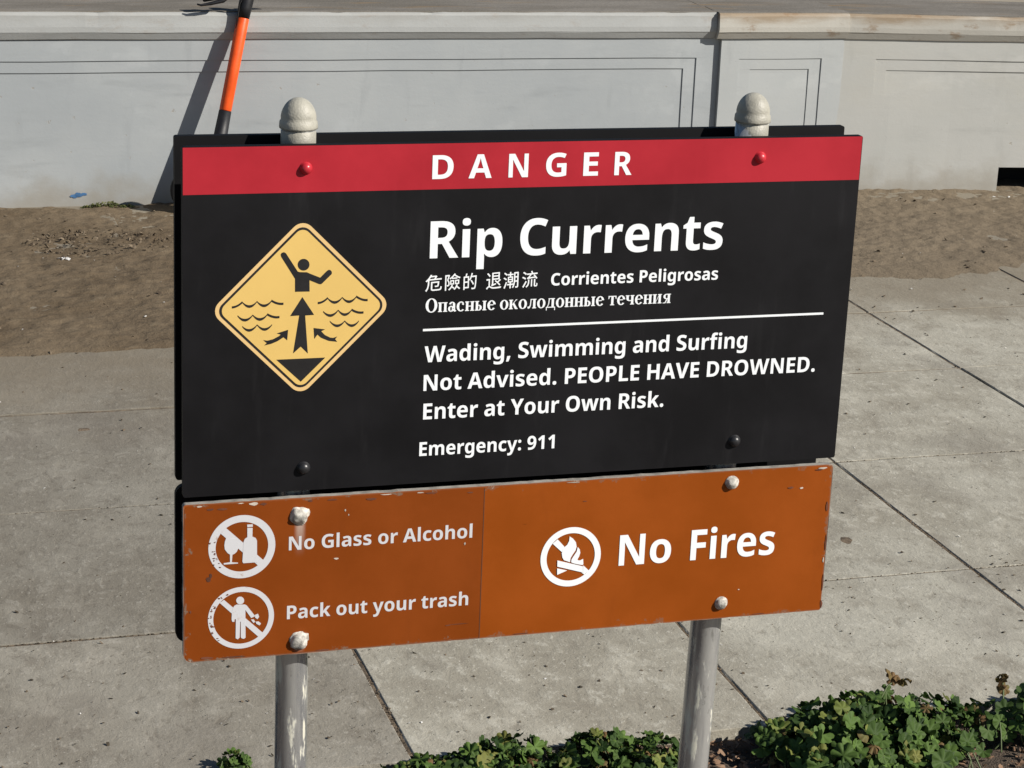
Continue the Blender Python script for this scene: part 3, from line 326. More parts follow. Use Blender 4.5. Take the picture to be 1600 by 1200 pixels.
HANZI = {
 '危': '115 248 204 248 197 235 190 223 182 211 87 211 97 223 106 235;110 295 88 256 55 215 13 179 19 173 27 166 32 160 41 167 50 174 59 182 59 143 56 92 43 38 11 -12 18 -17 26 -23 32 -29 65 25 81 86 85 142 85 187 329 187 329 211 212 211 222 227 232 243 241 259 222 272 217 271 129 271 139 290;121 153 121 18 127 -9 145 -21 180 -25 208 -25 252 -25 280 -25 312 -19 328 1 335 41 327 44 318 47 311 51 307 18 298 3 279 -1 249 -1 208 -1 180 -1 159 1 149 6 147 18 147 130 256 130 253 100 250 81 246 73 243 71 239 70 234 70 225 70 212 70 196 71 199 64 202 56 203 48 220 48 235 48 246 48 254 49 261 52 267 57 274 70 279 98 282 143 282 147 283 151 283 153',
 '險': '152 149 189 149 189 103 152 103;132 168 132 84 210 84 210 168;252 149 291 149 291 103 252 103;232 168 232 84 313 84 313 168;27 280 27 -27 50 -27 50 256 92 256 84 231 75 203 66 177 84 150 93 127 95 106 95 95 92 87 89 81 85 80 82 79 78 78 72 78 66 78 59 78 62 71 64 63 65 55 73 55 80 55 88 56 94 57 100 59 105 62 113 72 117 86 118 103 116 126 107 152 89 180 100 209 111 241 121 271 105 281 101 280;213 297 187 264 153 233 113 207 119 202 125 196 131 190 143 197 156 206 168 214 168 194 273 194 273 215 169 215 186 229 203 244 217 260 250 234 288 211 325 192 328 200 333 208 337 216 299 232 262 253 230 277 238 288;162 76 146 40 123 11 94 -12 101 -17 107 -24 112 -29 132 -13 150 5 165 27 179 17 191 6 201 -4 215 14 204 24 190 35 175 45 179 53 182 62 185 71;259 76 248 41 230 12 204 -11 211 -16 217 -22 222 -28 239 -14 253 3 265 22 286 7 305 -9 319 -23 335 -5 319 10 297 27 275 42 278 52 281 62 284 72',
 '的': '193 148 213 120 233 91 247 66 269 80 254 104 234 133 214 160;84 295 80 276 75 256 70 238 30 238 30 -19 55 -19 55 9 152 9 152 238 94 238 100 254 106 272 112 290;55 214 128 214 128 140 55 140;55 33 55 117 128 117 128 33;209 296 196 248 177 204 155 168 163 163 171 158 177 153 189 171 200 192 210 215 300 215 295 101 288 36 279 8 274 5 270 3 264 2 252 3 233 3 211 5 216 -3 219 -12 220 -21 240 -22 258 -22 272 -21 284 -19 293 -15 301 -7 312 25 319 98 325 225 325 230 325 236 325 239 220 239 225 256 230 273 235 290',
 '退': '28 266 48 247 66 227 79 208 101 224 87 242 68 262 48 280;273 203 273 169 164 169 164 203;273 224 164 224 164 257 273 257;134 29 145 34 171 42 225 58 225 64 224 72 224 80 164 64 164 147 299 147 299 278 137 278 137 76 135 63 129 55 123 51 127 44 132 36;196 123 235 92 272 60 300 30 319 46 305 60 288 77 269 93 288 105 308 119 327 132 306 148 290 135 271 120 252 107 239 117 226 127 214 136;91 169 18 169 18 145 66 145 66 37 49 28 32 15 14 -1 30 -22 49 -3 66 12 80 18 89 15 101 7 114 -1 141 -12 172 -17 210 -19 251 -18 295 -17 330 -15 332 -6 335 3 338 11 299 8 254 6 211 5 175 6 145 10 120 20 108 27 99 33 91 37',
 '潮': '125 137 187 137 187 109 125 109;125 183 187 183 187 155 125 155;23 272 42 259 60 244 74 231 92 249 78 262 59 276 40 289;12 178 31 165 50 151 64 139 81 158 66 170 47 183 27 194;19 -12 43 -25 58 12 72 53 85 93 65 106 50 64 34 23;144 293 144 255 97 255 97 231 144 231 144 202 104 202 104 89 144 89 144 60 90 60 90 36 144 36 144 -28 169 -28 169 36 219 36 219 60 169 60 169 89 210 89 210 202 169 202 169 231 218 231 218 255 169 255 169 293;302 257 302 199 257 199 257 257;233 281 233 141 231 88 222 34 198 -14 205 -18 212 -24 218 -28 237 8 249 49 255 92 302 92 302 5 302 1 300 -1 296 -2 288 -2 276 -2 261 -1 264 -10 267 -19 268 -27 288 -27 303 -25 314 -22 321 -16 325 -8 326 5 326 281;302 175 302 116 256 116 257 141 257 175',
 '流': '202 126 202 -13 225 -13 225 126;140 127 140 91 137 57 124 22 92 -10 99 -15 106 -21 111 -27 146 10 161 50 164 90 164 127;264 127 264 15 265 -1 267 -10 271 -16 277 -20 284 -21 291 -22 296 -22 302 -22 308 -22 314 -22 320 -20 325 -18 329 -15 332 -10 334 -5 336 5 337 20 338 36 331 38 324 42 319 46 319 30 318 18 318 10 317 6 316 3 314 1 312 0 309 -1 306 -1 303 -1 300 -1 297 -1 294 -1 292 0 291 1 290 3 289 7 289 13 289 127;30 271 52 257 73 241 89 226 105 246 89 261 67 276 45 290;14 175 37 163 60 149 78 136 92 158 74 170 52 183 28 194;23 -6 45 -23 66 12 88 51 109 90 90 107 67 66 44 27;196 288 201 275 207 262 211 249 111 249 111 225 180 225 165 205 149 186 139 175 131 170 123 167 116 165 118 157 121 148 123 140 139 143 187 147 293 155 300 146 305 137 310 129 332 143 315 167 293 194 270 220 250 208 259 198 268 187 277 176 167 170 181 187 196 206 210 225 331 225 331 249 238 249 233 263 227 279 220 294',
}
# pictograms of the sign, millimetres on the sign face from its top left corner
SWIMMER = [[[214.4,-204.4],[214.1,-207.1],[213.1,-209.5],[211.5,-211.6],[209.5,-213.1],[207.0,-214.1],[204.4,-214.3],[201.8,-213.9],[199.4,-212.8],[197.3,-211.1],[195.6,-208.9],[194.6,-206.4],[194.2,-203.8],[194.5,-201.2],[195.5,-198.7],[197.1,-196.7],[199.1,-195.1],[201.6,-194.2],[204.2,-193.9],[206.8,-194.3],[209.2,-195.4],[211.3,-197.1],[213.0,-199.3],[214.0,-201.8]],[[165.8,-188.9],[165.0,-185.2],[166.8,-182.3],[170.4,-181.3],[173.9,-183.3],[175.5,-186.0],[194.4,-215.6],[197.6,-216.8],[210.3,-217.5],[213.5,-219.2],[233.1,-227.7],[244.9,-216.0],[247.6,-214.4],[250.8,-215.1],[253.2,-218.2],[253.0,-221.9],[250.9,-224.0],[236.5,-238.1],[234.6,-239.2],[231.4,-238.8],[214.8,-231.4],[215.3,-251.2],[190.3,-250.8],[190.0,-228.1]]]
ARROWS = [[[202.9,-260.5],[223.7,-292.6],[208.2,-293.1],[213.7,-360.5],[201.4,-347.8],[188.2,-359.3],[198.0,-292.6],[182.3,-293.1]],[[136.7,-333.7],[143.9,-334.9],[153.2,-332.8],[163.8,-327.5],[166.4,-324.9],[159.7,-322.7],[179.1,-317.2],[177.7,-335.5],[171.3,-330.0],[161.2,-336.4],[150.6,-340.6],[138.4,-343.1],[142.6,-338.9]],[[223.2,-315.8],[243.2,-319.1],[236.5,-322.1],[242.8,-329.0],[252.3,-334.1],[257.7,-334.8],[264.4,-332.7],[261.0,-337.2],[264.6,-342.0],[249.7,-339.7],[236.1,-333.4],[230.1,-327.6],[224.8,-335.1]]]
SHORE = [[[159.4,-369.3],[244.2,-369.3],[202.2,-410.5]]]
WAVES = [[[82.9,-272.2],[85.1,-272.0],[87.3,-271.6],[89.5,-271.0],[91.7,-270.1],[93.9,-268.9],[96.0,-267.5],[98.2,-265.8],[100.4,-263.9],[100.4,-267.7],[98.3,-269.6],[96.1,-271.3],[93.9,-272.7],[91.7,-273.8],[89.5,-274.7],[87.3,-275.4],[85.1,-275.8],[82.9,-275.9]],[[100.4,-264.9],[103.6,-267.9],[106.7,-269.9],[109.8,-271.1],[112.9,-271.4],[116.1,-271.0],[119.2,-269.7],[122.3,-267.6],[125.4,-264.5],[125.4,-266.4],[122.3,-270.5],[119.2,-273.5],[116.1,-275.4],[113.0,-276.0],[109.8,-275.5],[106.7,-273.7],[103.6,-270.8],[100.4,-266.8]],[[125.4,-264.5],[128.5,-267.5],[131.7,-269.5],[134.8,-270.7],[138.0,-271.0],[141.1,-270.6],[144.2,-269.3],[147.3,-267.2],[150.4,-264.1],[150.5,-266.0],[147.4,-270.1],[144.2,-273.1],[141.1,-275.0],[138.0,-275.6],[134.9,-275.1],[131.7,-273.3],[128.6,-270.4],[125.4,-266.4]],[[150.4,-263.1],[153.0,-264.8],[155.5,-266.1],[158.0,-267.2],[160.5,-268.1],[163.0,-268.7],[165.6,-269.1],[168.1,-269.2],[170.6,-269.0],[170.6,-272.8],[168.1,-273.0],[165.6,-272.9],[163.1,-272.5],[160.6,-271.9],[158.0,-271.0],[155.5,-269.9],[153.0,-268.5],[150.5,-266.9]],[[92.7,-288.3],[95.9,-291.3],[99.1,-293.4],[102.4,-294.5],[105.6,-294.9],[108.8,-294.5],[112.0,-293.2],[115.2,-291.1],[118.4,-288.0],[118.4,-289.9],[115.2,-294.0],[112.0,-297.0],[108.8,-298.9],[105.6,-299.5],[102.4,-298.9],[99.1,-297.2],[95.9,-294.2],[92.7,-290.2]],[[118.4,-288.0],[121.6,-291.0],[124.7,-293.0],[127.9,-294.2],[131.0,-294.6],[134.1,-294.1],[137.3,-292.9],[140.4,-290.7],[143.5,-287.6],[143.5,-289.5],[140.4,-293.7],[137.3,-296.7],[134.2,-298.5],[131.0,-299.2],[127.9,-298.6],[124.8,-296.9],[121.6,-293.9],[118.4,-289.9]],[[143.5,-286.7],[146.1,-288.2],[148.6,-289.6],[151.2,-290.6],[153.7,-291.4],[156.3,-292.0],[158.8,-292.3],[161.4,-292.3],[163.9,-292.1],[164.0,-295.9],[161.4,-296.1],[158.9,-296.1],[156.3,-295.8],[153.8,-295.2],[151.2,-294.4],[148.7,-293.4],[146.1,-292.0],[143.5,-290.5]],[[100.6,-307.3],[103.8,-310.1],[107.0,-312.0],[110.2,-313.0],[113.3,-313.1],[116.5,-312.5],[119.6,-311.0],[122.8,-308.7],[125.9,-305.4],[126.0,-307.3],[122.8,-311.6],[119.7,-314.8],[116.5,-316.9],[113.4,-317.7],[110.2,-317.4],[107.0,-315.8],[103.8,-313.0],[100.7,-309.2]],[[125.9,-305.4],[129.1,-308.5],[132.3,-310.7],[135.5,-312.1],[138.7,-312.6],[141.9,-312.2],[145.0,-311.1],[148.2,-309.1],[151.4,-306.1],[151.4,-308.0],[148.2,-312.0],[145.1,-314.9],[141.9,-316.7],[138.7,-317.2],[135.5,-316.5],[132.4,-314.5],[129.2,-311.5],[126.0,-307.3]],[[229.8,-270.2],[231.9,-270.1],[234.0,-269.7],[236.1,-269.1],[238.2,-268.2],[240.3,-267.1],[242.3,-265.7],[244.4,-264.0],[246.5,-262.1],[246.6,-265.9],[244.5,-267.8],[242.4,-269.5],[240.3,-270.9],[238.2,-272.0],[236.1,-272.9],[234.0,-273.5],[231.9,-273.9],[229.8,-274.0]],[[246.5,-263.1],[249.8,-266.1],[253.0,-268.2],[256.2,-269.4],[259.4,-269.8],[262.6,-269.4],[265.7,-268.1],[268.9,-266.0],[272.0,-262.9],[272.1,-264.8],[269.0,-269.0],[265.8,-272.0],[262.7,-273.8],[259.5,-274.5],[256.3,-273.9],[253.0,-272.0],[249.8,-269.1],[246.6,-265.0]],[[272.0,-262.9],[275.2,-265.9],[278.3,-267.9],[281.5,-269.1],[284.6,-269.4],[287.7,-268.9],[290.7,-267.6],[293.8,-265.4],[296.8,-262.2],[296.9,-264.1],[293.9,-268.3],[290.8,-271.4],[287.7,-273.4],[284.7,-274.1],[281.5,-273.5],[278.4,-271.8],[275.2,-268.9],[272.1,-264.8]],[[296.8,-261.3],[299.3,-263.0],[301.8,-264.5],[304.2,-265.7],[306.7,-266.7],[309.1,-267.4],[311.6,-267.9],[314.0,-268.1],[316.4,-268.0],[316.5,-271.9],[314.1,-271.9],[311.7,-271.7],[309.2,-271.2],[306.8,-270.5],[304.3,-269.5],[301.8,-268.3],[299.4,-266.8],[296.9,-265.1]],[[239.4,-286.5],[242.7,-289.4],[246.0,-291.3],[249.3,-292.4],[252.5,-292.6],[255.8,-292.0],[259.0,-290.6],[262.2,-288.3],[265.4,-285.1],[265.5,-287.0],[262.3,-291.3],[259.1,-294.5],[255.9,-296.5],[252.6,-297.3],[249.3,-296.8],[246.1,-295.2],[242.7,-292.4],[239.4,-288.4]],[[265.4,-285.1],[268.5,-288.2],[271.5,-290.3],[274.5,-291.6],[277.4,-292.0],[280.4,-291.6],[283.4,-290.4],[286.3,-288.2],[289.2,-285.2],[289.2,-287.1],[286.3,-291.2],[283.4,-294.2],[280.5,-296.0],[277.5,-296.6],[274.6,-296.0],[271.5,-294.2],[268.5,-291.1],[265.5,-287.0]],[[289.2,-284.2],[291.7,-285.8],[294.3,-287.1],[296.9,-288.2],[299.4,-289.0],[302.0,-289.6],[304.5,-289.9],[307.1,-289.9],[309.6,-289.7],[309.7,-293.5],[307.2,-293.7],[304.6,-293.7],[302.1,-293.4],[299.5,-292.9],[297.0,-292.0],[294.4,-291.0],[291.8,-289.6],[289.3,-288.1]],[[251.2,-304.2],[254.5,-307.4],[257.8,-309.5],[261.1,-310.9],[264.3,-311.3],[267.5,-311.0],[270.8,-309.8],[274.0,-307.7],[277.2,-304.7],[277.2,-306.6],[274.0,-310.7],[270.8,-313.7],[267.6,-315.5],[264.4,-316.0],[261.1,-315.3],[257.9,-313.4],[254.6,-310.3],[251.3,-306.1]],[[277.2,-304.7],[280.3,-307.9],[283.4,-310.2],[286.5,-311.6],[289.6,-312.1],[292.7,-311.8],[295.7,-310.7],[298.8,-308.7],[301.8,-305.7],[301.9,-307.6],[298.8,-311.7],[295.8,-314.6],[292.8,-316.3],[289.7,-316.8],[286.6,-316.0],[283.5,-314.1],[280.3,-310.9],[277.2,-306.6]]]
GLASS = [[[64.5,-679.1],[74.1,-669.7],[140.7,-735.0],[131.0,-744.0]],[[74.2,-688.8],[94.0,-690.3],[96.0,-699.5],[95.7,-708.7],[93.0,-715.3],[88.7,-719.0],[85.5,-719.9],[84.5,-734.2],[95.3,-735.6],[95.3,-737.3],[70.5,-737.5],[70.0,-734.8],[81.3,-733.9],[81.2,-719.6],[76.9,-716.4],[72.1,-709.2],[71.3,-702.3],[72.0,-695.5]],[[111.0,-665.9],[120.7,-666.0],[121.0,-670.5],[111.3,-670.8]],[[111.3,-672.1],[120.6,-672.6],[120.3,-688.7],[126.3,-692.0],[128.5,-697.3],[128.8,-737.5],[104.5,-737.4],[103.0,-734.4],[104.8,-697.9],[106.9,-692.3],[111.4,-689.2]]]
TRASH = [[[63.3,-808.9],[70.8,-803.7],[139.7,-871.9],[132.0,-878.9]],[[106.5,-807.8],[106.3,-809.7],[105.6,-811.3],[104.5,-812.7],[103.0,-813.8],[101.3,-814.3],[99.5,-814.4],[97.7,-814.0],[96.0,-813.2],[94.5,-811.9],[93.4,-810.3],[92.7,-808.5],[92.4,-806.7],[92.7,-804.8],[93.4,-803.1],[94.5,-801.7],[95.9,-800.7],[97.6,-800.1],[99.4,-800.0],[101.3,-800.4],[103.0,-801.3],[104.4,-802.5],[105.6,-804.1],[106.3,-805.9]],[[89.2,-816.3],[93.0,-814.5],[108.2,-815.5],[111.5,-818.1],[126.3,-839.2],[119.2,-842.1],[108.8,-826.0],[109.4,-878.7],[106.4,-880.8],[102.0,-879.3],[100.9,-876.8],[100.8,-847.5],[99.7,-847.4],[98.9,-877.8],[95.5,-880.8],[91.7,-878.4],[92.0,-842.1],[89.9,-841.9],[89.3,-847.1],[85.3,-846.2],[84.4,-841.5],[84.9,-828.7],[86.5,-820.7]],[[125.7,-836.8],[131.2,-834.9],[133.4,-840.9],[130.2,-845.3],[126.3,-842.1]],[[118.7,-845.0],[123.6,-844.8],[126.4,-849.7],[123.1,-851.8]],[[126.9,-849.7],[132.4,-849.6],[136.8,-854.1],[134.1,-857.4],[128.6,-854.0]]]
FIRE = [[[672.0,-742.4],[681.2,-734.5],[695.1,-750.1],[690.7,-760.3]],[[733.1,-789.1],[744.4,-800.1],[736.3,-807.6],[730.4,-803.4],[733.6,-803.4]],[[704.0,-730.4],[711.0,-735.5],[716.5,-742.7],[718.4,-750.9],[716.7,-758.8],[711.5,-766.5],[707.9,-773.1],[707.2,-781.1],[695.1,-776.2],[692.0,-770.8],[690.4,-762.6],[691.8,-755.8],[695.5,-750.4],[700.3,-746.1],[703.3,-739.5]],[[720.7,-752.2],[724.6,-757.1],[726.1,-764.1],[724.2,-770.9],[721.6,-775.9],[721.7,-778.2],[726.3,-779.1],[732.2,-776.3],[733.2,-786.5],[731.9,-788.7],[720.4,-785.8],[712.4,-783.2],[709.4,-781.3],[709.9,-775.5],[713.9,-768.9],[718.9,-761.3]],[[682.7,-775.8],[732.6,-791.1],[733.2,-803.3],[683.0,-787.9]],[[682.9,-791.3],[702.3,-796.9],[683.5,-804.1]]]

# ------------------------------------------------------------------ helpers
def link(name, me, mat, parent=None):
    o = bpy.data.objects.new(name, me); COL.objects.link(o)
    for x in (mat if isinstance(mat, (list, tuple)) else [mat]): me.materials.append(x)
    if parent: o.parent = parent
    return o
def from_bm(name, bm, mat, parent=None, smooth=False):
    bmesh.ops.recalc_face_normals(bm, faces=bm.faces)
    me = bpy.data.meshes.new(name); bm.to_mesh(me); bm.free()
    if smooth: me.polygons.foreach_set('use_smooth', [True]*len(me.polygons))
    return link(name, me, mat, parent)
def thing(name, label, cat, loc=(0, 0, 0), group=None):
    o = bpy.data.objects.new(name, None); COL.objects.link(o); o.location = loc; o.empty_display_size = .1
    return tag(o, label, cat, group)
def tag(o, label, cat, group=None, kind=None):
    o['label'] = label; o['category'] = cat
    if group: o['group'] = group
    if kind: o['kind'] = kind
    return o
def structure(o, label=None):
    o['kind'] = 'structure'
    if label: o['label'] = label
    return o
def add_box(bm, x0, x1, y0, y1, z0, z1, bevel=0., seg=2):
    v = [bm.verts.new((x, y, z)) for x in (x0, x1) for y in (y0, y1) for z in (z0, z1)]
    f = [bm.faces.new([v[i] for i in q]) for q in ((0, 1, 3, 2), (4, 6, 7, 5), (0, 4, 5, 1), (2, 3, 7, 6), (0, 2, 6, 4), (1, 5, 7, 3))]
    if bevel:
        ed = {e for q in f for e in q.edges}
        bmesh.ops.bevel(bm, geom=list(ed), offset=bevel, segments=seg, affect='EDGES', clamp_overlap=True)
def add_tube(bm, pts, rad, seg=12, cap=True, squash=None):
    pts = [Vector(p) for p in pts]
    rads = rad if isinstance(rad, (list, tuple)) else [rad]*len(pts)
    rings = []; ref = None
    for i, p in enumerate(pts):
        d = (pts[min(i+1, len(pts)-1)]-pts[max(i-1, 0)]).normalized()
        if ref is None: ref = d.orthogonal().normalized()
        ref = (ref-d*ref.dot(d)).normalized(); b = d.cross(ref)
        rings.append([bm.verts.new(p+(ref*math.cos(2*math.pi*k/seg)+b*math.sin(2*math.pi*k/seg))*rads[i]) for k in range(seg)])
    for a, b in zip(rings, rings[1:]):
        for k in range(seg): bm.faces.new((a[k], a[(k+1) % seg], b[(k+1) % seg], b[k]))
    if cap:
        bm.faces.new(rings[0][::-1]); bm.faces.new(rings[-1])
def add_lathe(bm, prof, seg=28, mat=None):
    """prof: (radius, height) pairs turned round local Z, then moved by mat"""
    mat = mat or Matrix(); rings = []
    for r_, z in prof:
        if r_ < 1e-6: rings.append([bm.verts.new(mat @ Vector((0, 0, z)))])
        else: rings.append([bm.verts.new(mat @ Vector((r_*math.cos(2*math.pi*k/seg), r_*math.sin(2*math.pi*k/seg), z))) for k in range(seg)])
    for a, b in zip(rings, rings[1:]):
        for k in range(seg):
            q = [a[k % len(a)], a[(k+1) % len(a)], b[(k+1) % len(b)], b[k % len(b)]]
            u = [];
            for v in q:
                if v not in u: u.append(v)
            if len(u) > 2: bm.faces.new(u)
def sm(x, a, b):
    t = max(0, min(1, (x-a)/(b-a))); return t*t*(3-2*t)
def fbm(x, y, z=0., o=4):
    return mnoise.fractal(Vector((x, y, z)), 1., 2., o)

# ------------------------------------------------------------------ ground
bm = bmesh.new()
g = 500
bm.faces.new([bm.verts.new(p) for p in ((-g, -g, -.25), (g, -g, -.25), (g, g, -.25), (-g, g, -.25))])
structure(from_bm('ground', bm, M['earth']))

JX = [-8.05, -7.1, -6.12, -5.16, -4.2, -3.23, -2.26, -1.25, -.25, .752, 1.70, 2.755, 3.765, 4.76, 5.75, 6.75, 7.76, 8.75]
JY = [1.205, 2.095, 3.105, 4.10, 4.95, 5.95, 6.95, 7.9]
rng = random.Random(4)
slab_tones = []            # lens darkening toward the left painted into slab colours, plus slight random tone
bm = bmesh.new()
for i in range(len(JX)-1):
    for j in range(len(JY)-1):
        gx = .0040; gy = .0052 if j else .0
        x0, x1 = JX[i]+gx, JX[i+1]-gx; y0, y1 = JY[j]+gy, JY[j+1]-.0052
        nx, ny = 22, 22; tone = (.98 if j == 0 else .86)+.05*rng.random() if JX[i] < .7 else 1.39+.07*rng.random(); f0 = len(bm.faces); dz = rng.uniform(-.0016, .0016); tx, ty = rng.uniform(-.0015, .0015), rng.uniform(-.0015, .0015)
        grid = []
        us = [0, .0035, .006]+[k/nx for k in range(1, nx)]+[.994, .9965, 1]
        for u in us:
            row = []
            for v in us:
                x = x0+(x1-x0)*u; y = y0+(y1-y0)*v
                e = min(u*(x1-x0), (1-u)*(x1-x0), v*(y1-y0), (1-v)*(y1-y0))
                z = dz+tx*(u-.5)+ty*(v-.5)+.0022*fbm(x*2.2, y*2.2, 0, 3)
                wob = .0045*fbm(x*11, y*11, 3, 3)
                if e < 1e-6:
                    z -= (.0035 if u in (0, 1) else .0008)+.003*max(0, fbm(x*14, y*14, 7))
                    if u in (0, 1): x += wob
                    if v in (0, 1): y += wob*(2.6 if j == 0 and v == 0 else .8)
                row.append(bm.verts.new((x, y, z)))
            grid.append(row)
        n_ = len(us)
        for a in range(n_-1):
            for b in range(n_-1): bm.faces.new((grid[a][b], grid[a+1][b], grid[a+1][b+1], grid[a][b+1]))
        rim = [grid[a][0] for a in range(n_)]+[grid[-1][b] for b in range(1, n_)]+[grid[a][-1] for a in range(n_-2, -1, -1)]+[grid[0][b] for b in range(n_-2, 0, -1)]
        low = [bm.verts.new((v.co.x, v.co.y, -.1)) for v in rim]
        for a in range(len(rim)): bm.faces.new((rim[a-1], rim[a], low[a], low[a-1]))
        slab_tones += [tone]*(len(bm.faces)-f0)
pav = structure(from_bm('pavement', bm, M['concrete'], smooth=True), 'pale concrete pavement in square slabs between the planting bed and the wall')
sat = pav.data.color_attributes.new('slab_tone', 'FLOAT_COLOR', 'CORNER')
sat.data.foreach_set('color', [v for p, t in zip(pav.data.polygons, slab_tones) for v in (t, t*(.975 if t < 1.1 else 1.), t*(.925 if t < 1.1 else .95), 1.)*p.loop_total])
pav.data.polygons.foreach_set('use_smooth', [abs(p.normal.z) > .97 for p in pav.data.polygons])

bm = bmesh.new()
def height_grid(name, x0, x1, y0, y1, nx, ny, fn, mat):
    bm = bmesh.new()
    vs = [[bm.verts.new((x0+(x1-x0)*i/nx, y0+(y1-y0)*j/ny, fn(x0+(x1-x0)*i/nx, y0+(y1-y0)*j/ny))) for j in range(ny+1)] for i in range(nx+1)]
    for i in range(nx):
        for j in range(ny): bm.faces.new((vs[i][j], vs[i+1][j], vs[i+1][j+1], vs[i][j+1]))
    return from_bm(name, bm, mat, smooth=True)
bm.free()
structure(height_grid('joint_fill', -8.04, 8.74, 1.235, 7.89, 420, 160, lambda x, y: -.0036+.0018*fbm(x*5, y*5), M['joint']))
def sand_z(x, y):
    left = 1-sm(x, 1.0, 2.4)
    edge = 4.80+.72*sm(x, 1.2, 3.6)+(.22*fbm(x*1.3, 2.2)+.08*fbm(x*6, 5))*(1-left*.75)
    t = y-edge; w = .26-.13*left
    h = -.03+.04*sm(t, -w, w)-.004*sm(t, .4, 2.3)
    return h+(.010*fbm(x*3, y*3, 1)+.008*fbm(x*9, y*9, 4)+.0045*fbm(x*26, y*26, 2))*sm(t, -.1, .35+.3*(1-left))
structure(height_grid('sand_drift', -8, 8.7, 4.3, 7.62, 1100, 300, sand_z, M['sand']), 'brown drifted sand along the foot of the wall')
def bed_z(x, y):
    return -.018+.022*fbm(x*2.5, y*2.5)+.012*fbm(x*9, y*9, 3)-.012*sm(y, 1.0, 1.2)
structure(height_grid('planting_bed', -8, 8.7, -5, 1.245, 420, 160, bed_z, M['soil']), 'dark soil bed in front of the pavement')

# ------------------------------------------------------------------ sea wall
wall = thing('seawall', 'low white painted concrete wall with moulded coping and recessed panels along the pavement', 'wall', (3.99, 7.4, 0))
WO = Vector((3.99, 7.4, 0))
def wob(bm, amp=.0022, cut=.35):
    for ax in (0, 2):
        lo = min(v.co[ax] for v in bm.verts); hi = max(v.co[ax] for v in bm.verts); p = lo+cut
        while p < hi:
            no = Vector((1, 0, 0)) if ax == 0 else Vector((0, 0, 1)); co = no*p
            bmesh.ops.bisect_plane(bm, geom=bm.verts[:]+bm.edges[:]+bm.faces[:], plane_co=co, plane_no=no); p += cut if ax == 0 else .12
    for v in bm.verts:
        x, y, z = v.co
        v.co.y += amp*fbm(x*1.7, z*2.3, 2); v.co.z += amp*1.3*fbm(x*1.9+9, y*2, z*2)*(1 if z > .02 else 0)
        v.co.x += amp*fbm(z*3, x*2, 5)
def panelled(name, x0, x1, outer, inner, top, mat, holes=(), d=.0055, bottom=-.3, soft=False):
    """wall face from x0 to x1 with its front at y=0; outer and inner = (left, right, top) of the two recess steps"""
    bm = bmesh.new(); ol, orr, ot = outer; il, ir, it = inner
    def lay(a, b, c, e, y0):
        segs = [(a, b)]
        for h0, h1, hz0, hz1 in holes:
            new = []
            for s0, s1 in segs:
                if h0 >= s1 or h1 <= s0: new.append((s0, s1)); continue
                if s0 < h0: new.append((s0, h0))
                if h1 < s1: new.append((h1, s1))
                p0, p1 = max(h0, s0), min(h1, s1)
                if c < hz0: add_box(bm, p0, p1, y0, .5, c, min(e, hz0))
                if e > hz1: add_box(bm, p0, p1, y0, .5, max(c, hz1), e)
            segs = new
        for s0, s1 in segs: add_box(bm, s0, s1, y0, .5, c, e)
    lay(x0, ol, bottom, ot, 0.); lay(orr, x1, bottom, ot, 0.); lay(x0, x1, ot, top, 0.)
    lay(ol, il, bottom, it, d); lay(ir, orr, bottom, it, d); lay(ol, orr, it, ot, d)
    lay(il, ir, bottom, it, 2*d)
    wob(bm)
    if soft:
        for v in bm.verts:
            if v.co.y < .4 and v.co.x > ol-.01: q = .6 if v.co.z > ot-.125 else .1; v.co.y *= q+(1-q)*sm(v.co.x, ol+.06, ol+.6)
    return from_bm(name, bm, mat, wall)
def coping(name, x0, x1, over, mat, back=.62):
    bm = bmesh.new()
    prof = [(.0, .834), (-over*.3, .838), (-over*.85, .868), (-over, .874), (-over-.002, .9), (-over-.001, .958), (-over+.006, .97), (-over+.02, .974), (back, .974), (back, .834)]
    n = max(2, int((x1-x0)/.06)); rings = []
    for i in range(n+1):
        x = x0+(x1-x0)*i/n
        r_ = []
        for k, (y, z) in enumerate(prof):
            w = .0030 if k < 8 else 0
            ch = -.010*max(0, fbm(x*6, k*.3, 9)-.25) if k in (5, 6, 7) else 0
            r_.append(bm.verts.new((x, y+w*fbm(x*1.4, k*.5, 1)*.6-ch, z+w*fbm(x*2.5, k*.7, 6)*.8+ch)))
        rings.append(r_)
    for a, b in zip(rings, rings[1:]):
        for k in range(len(prof)): bm.faces.new((a[k], a[(k+1) % len(prof)], b[(k+1) % len(prof)], b[k]))
    bm.faces.new(rings[0]); bm.faces.new(rings[-1][::-1])
    o = from_bm(name, bm, mat, wall)
    return o
def coping_top(x0, x1, over, parent, back=.63):
    bm = bmesh.new(); n = int((x1-x0)/.05)+1
    vs = [[bm.verts.new((x0+(x1-x0)*i/n, (-over+.016)*(1-j/10)+back*j/10+(.006*fbm((x0+(x1-x0)*i/n)*5, 3, 3) if j == 0 else 0), .9775+.004*fbm((x0+(x1-x0)*i/n)*3, j*.5, 2)*(0 if j == 0 else 1))) for j in range(11)] for i in range(n+1)]
    for i in range(n):
        for j in range(10): bm.faces.new((vs[i][j], vs[i+1][j], vs[i+1][j+1], vs[i][j+1]))
    r_ = bmesh.ops.extrude_face_region(bm, geom=bm.faces[:])
    for v in r_['geom']:
        if isinstance(v, bmesh.types.BMVert): v.co.z -= .006
    o = from_bm('coping_top', bm, M['coping_top'], parent, smooth=False); return o
# long face left of the pilaster, local x measured from the pilaster edge
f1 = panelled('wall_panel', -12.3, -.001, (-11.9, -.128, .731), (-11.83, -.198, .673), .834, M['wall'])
c1 = coping('coping', -12.3, -.036, .030, M['coping']); coping_top(-12.3, -.037, .030, c1)
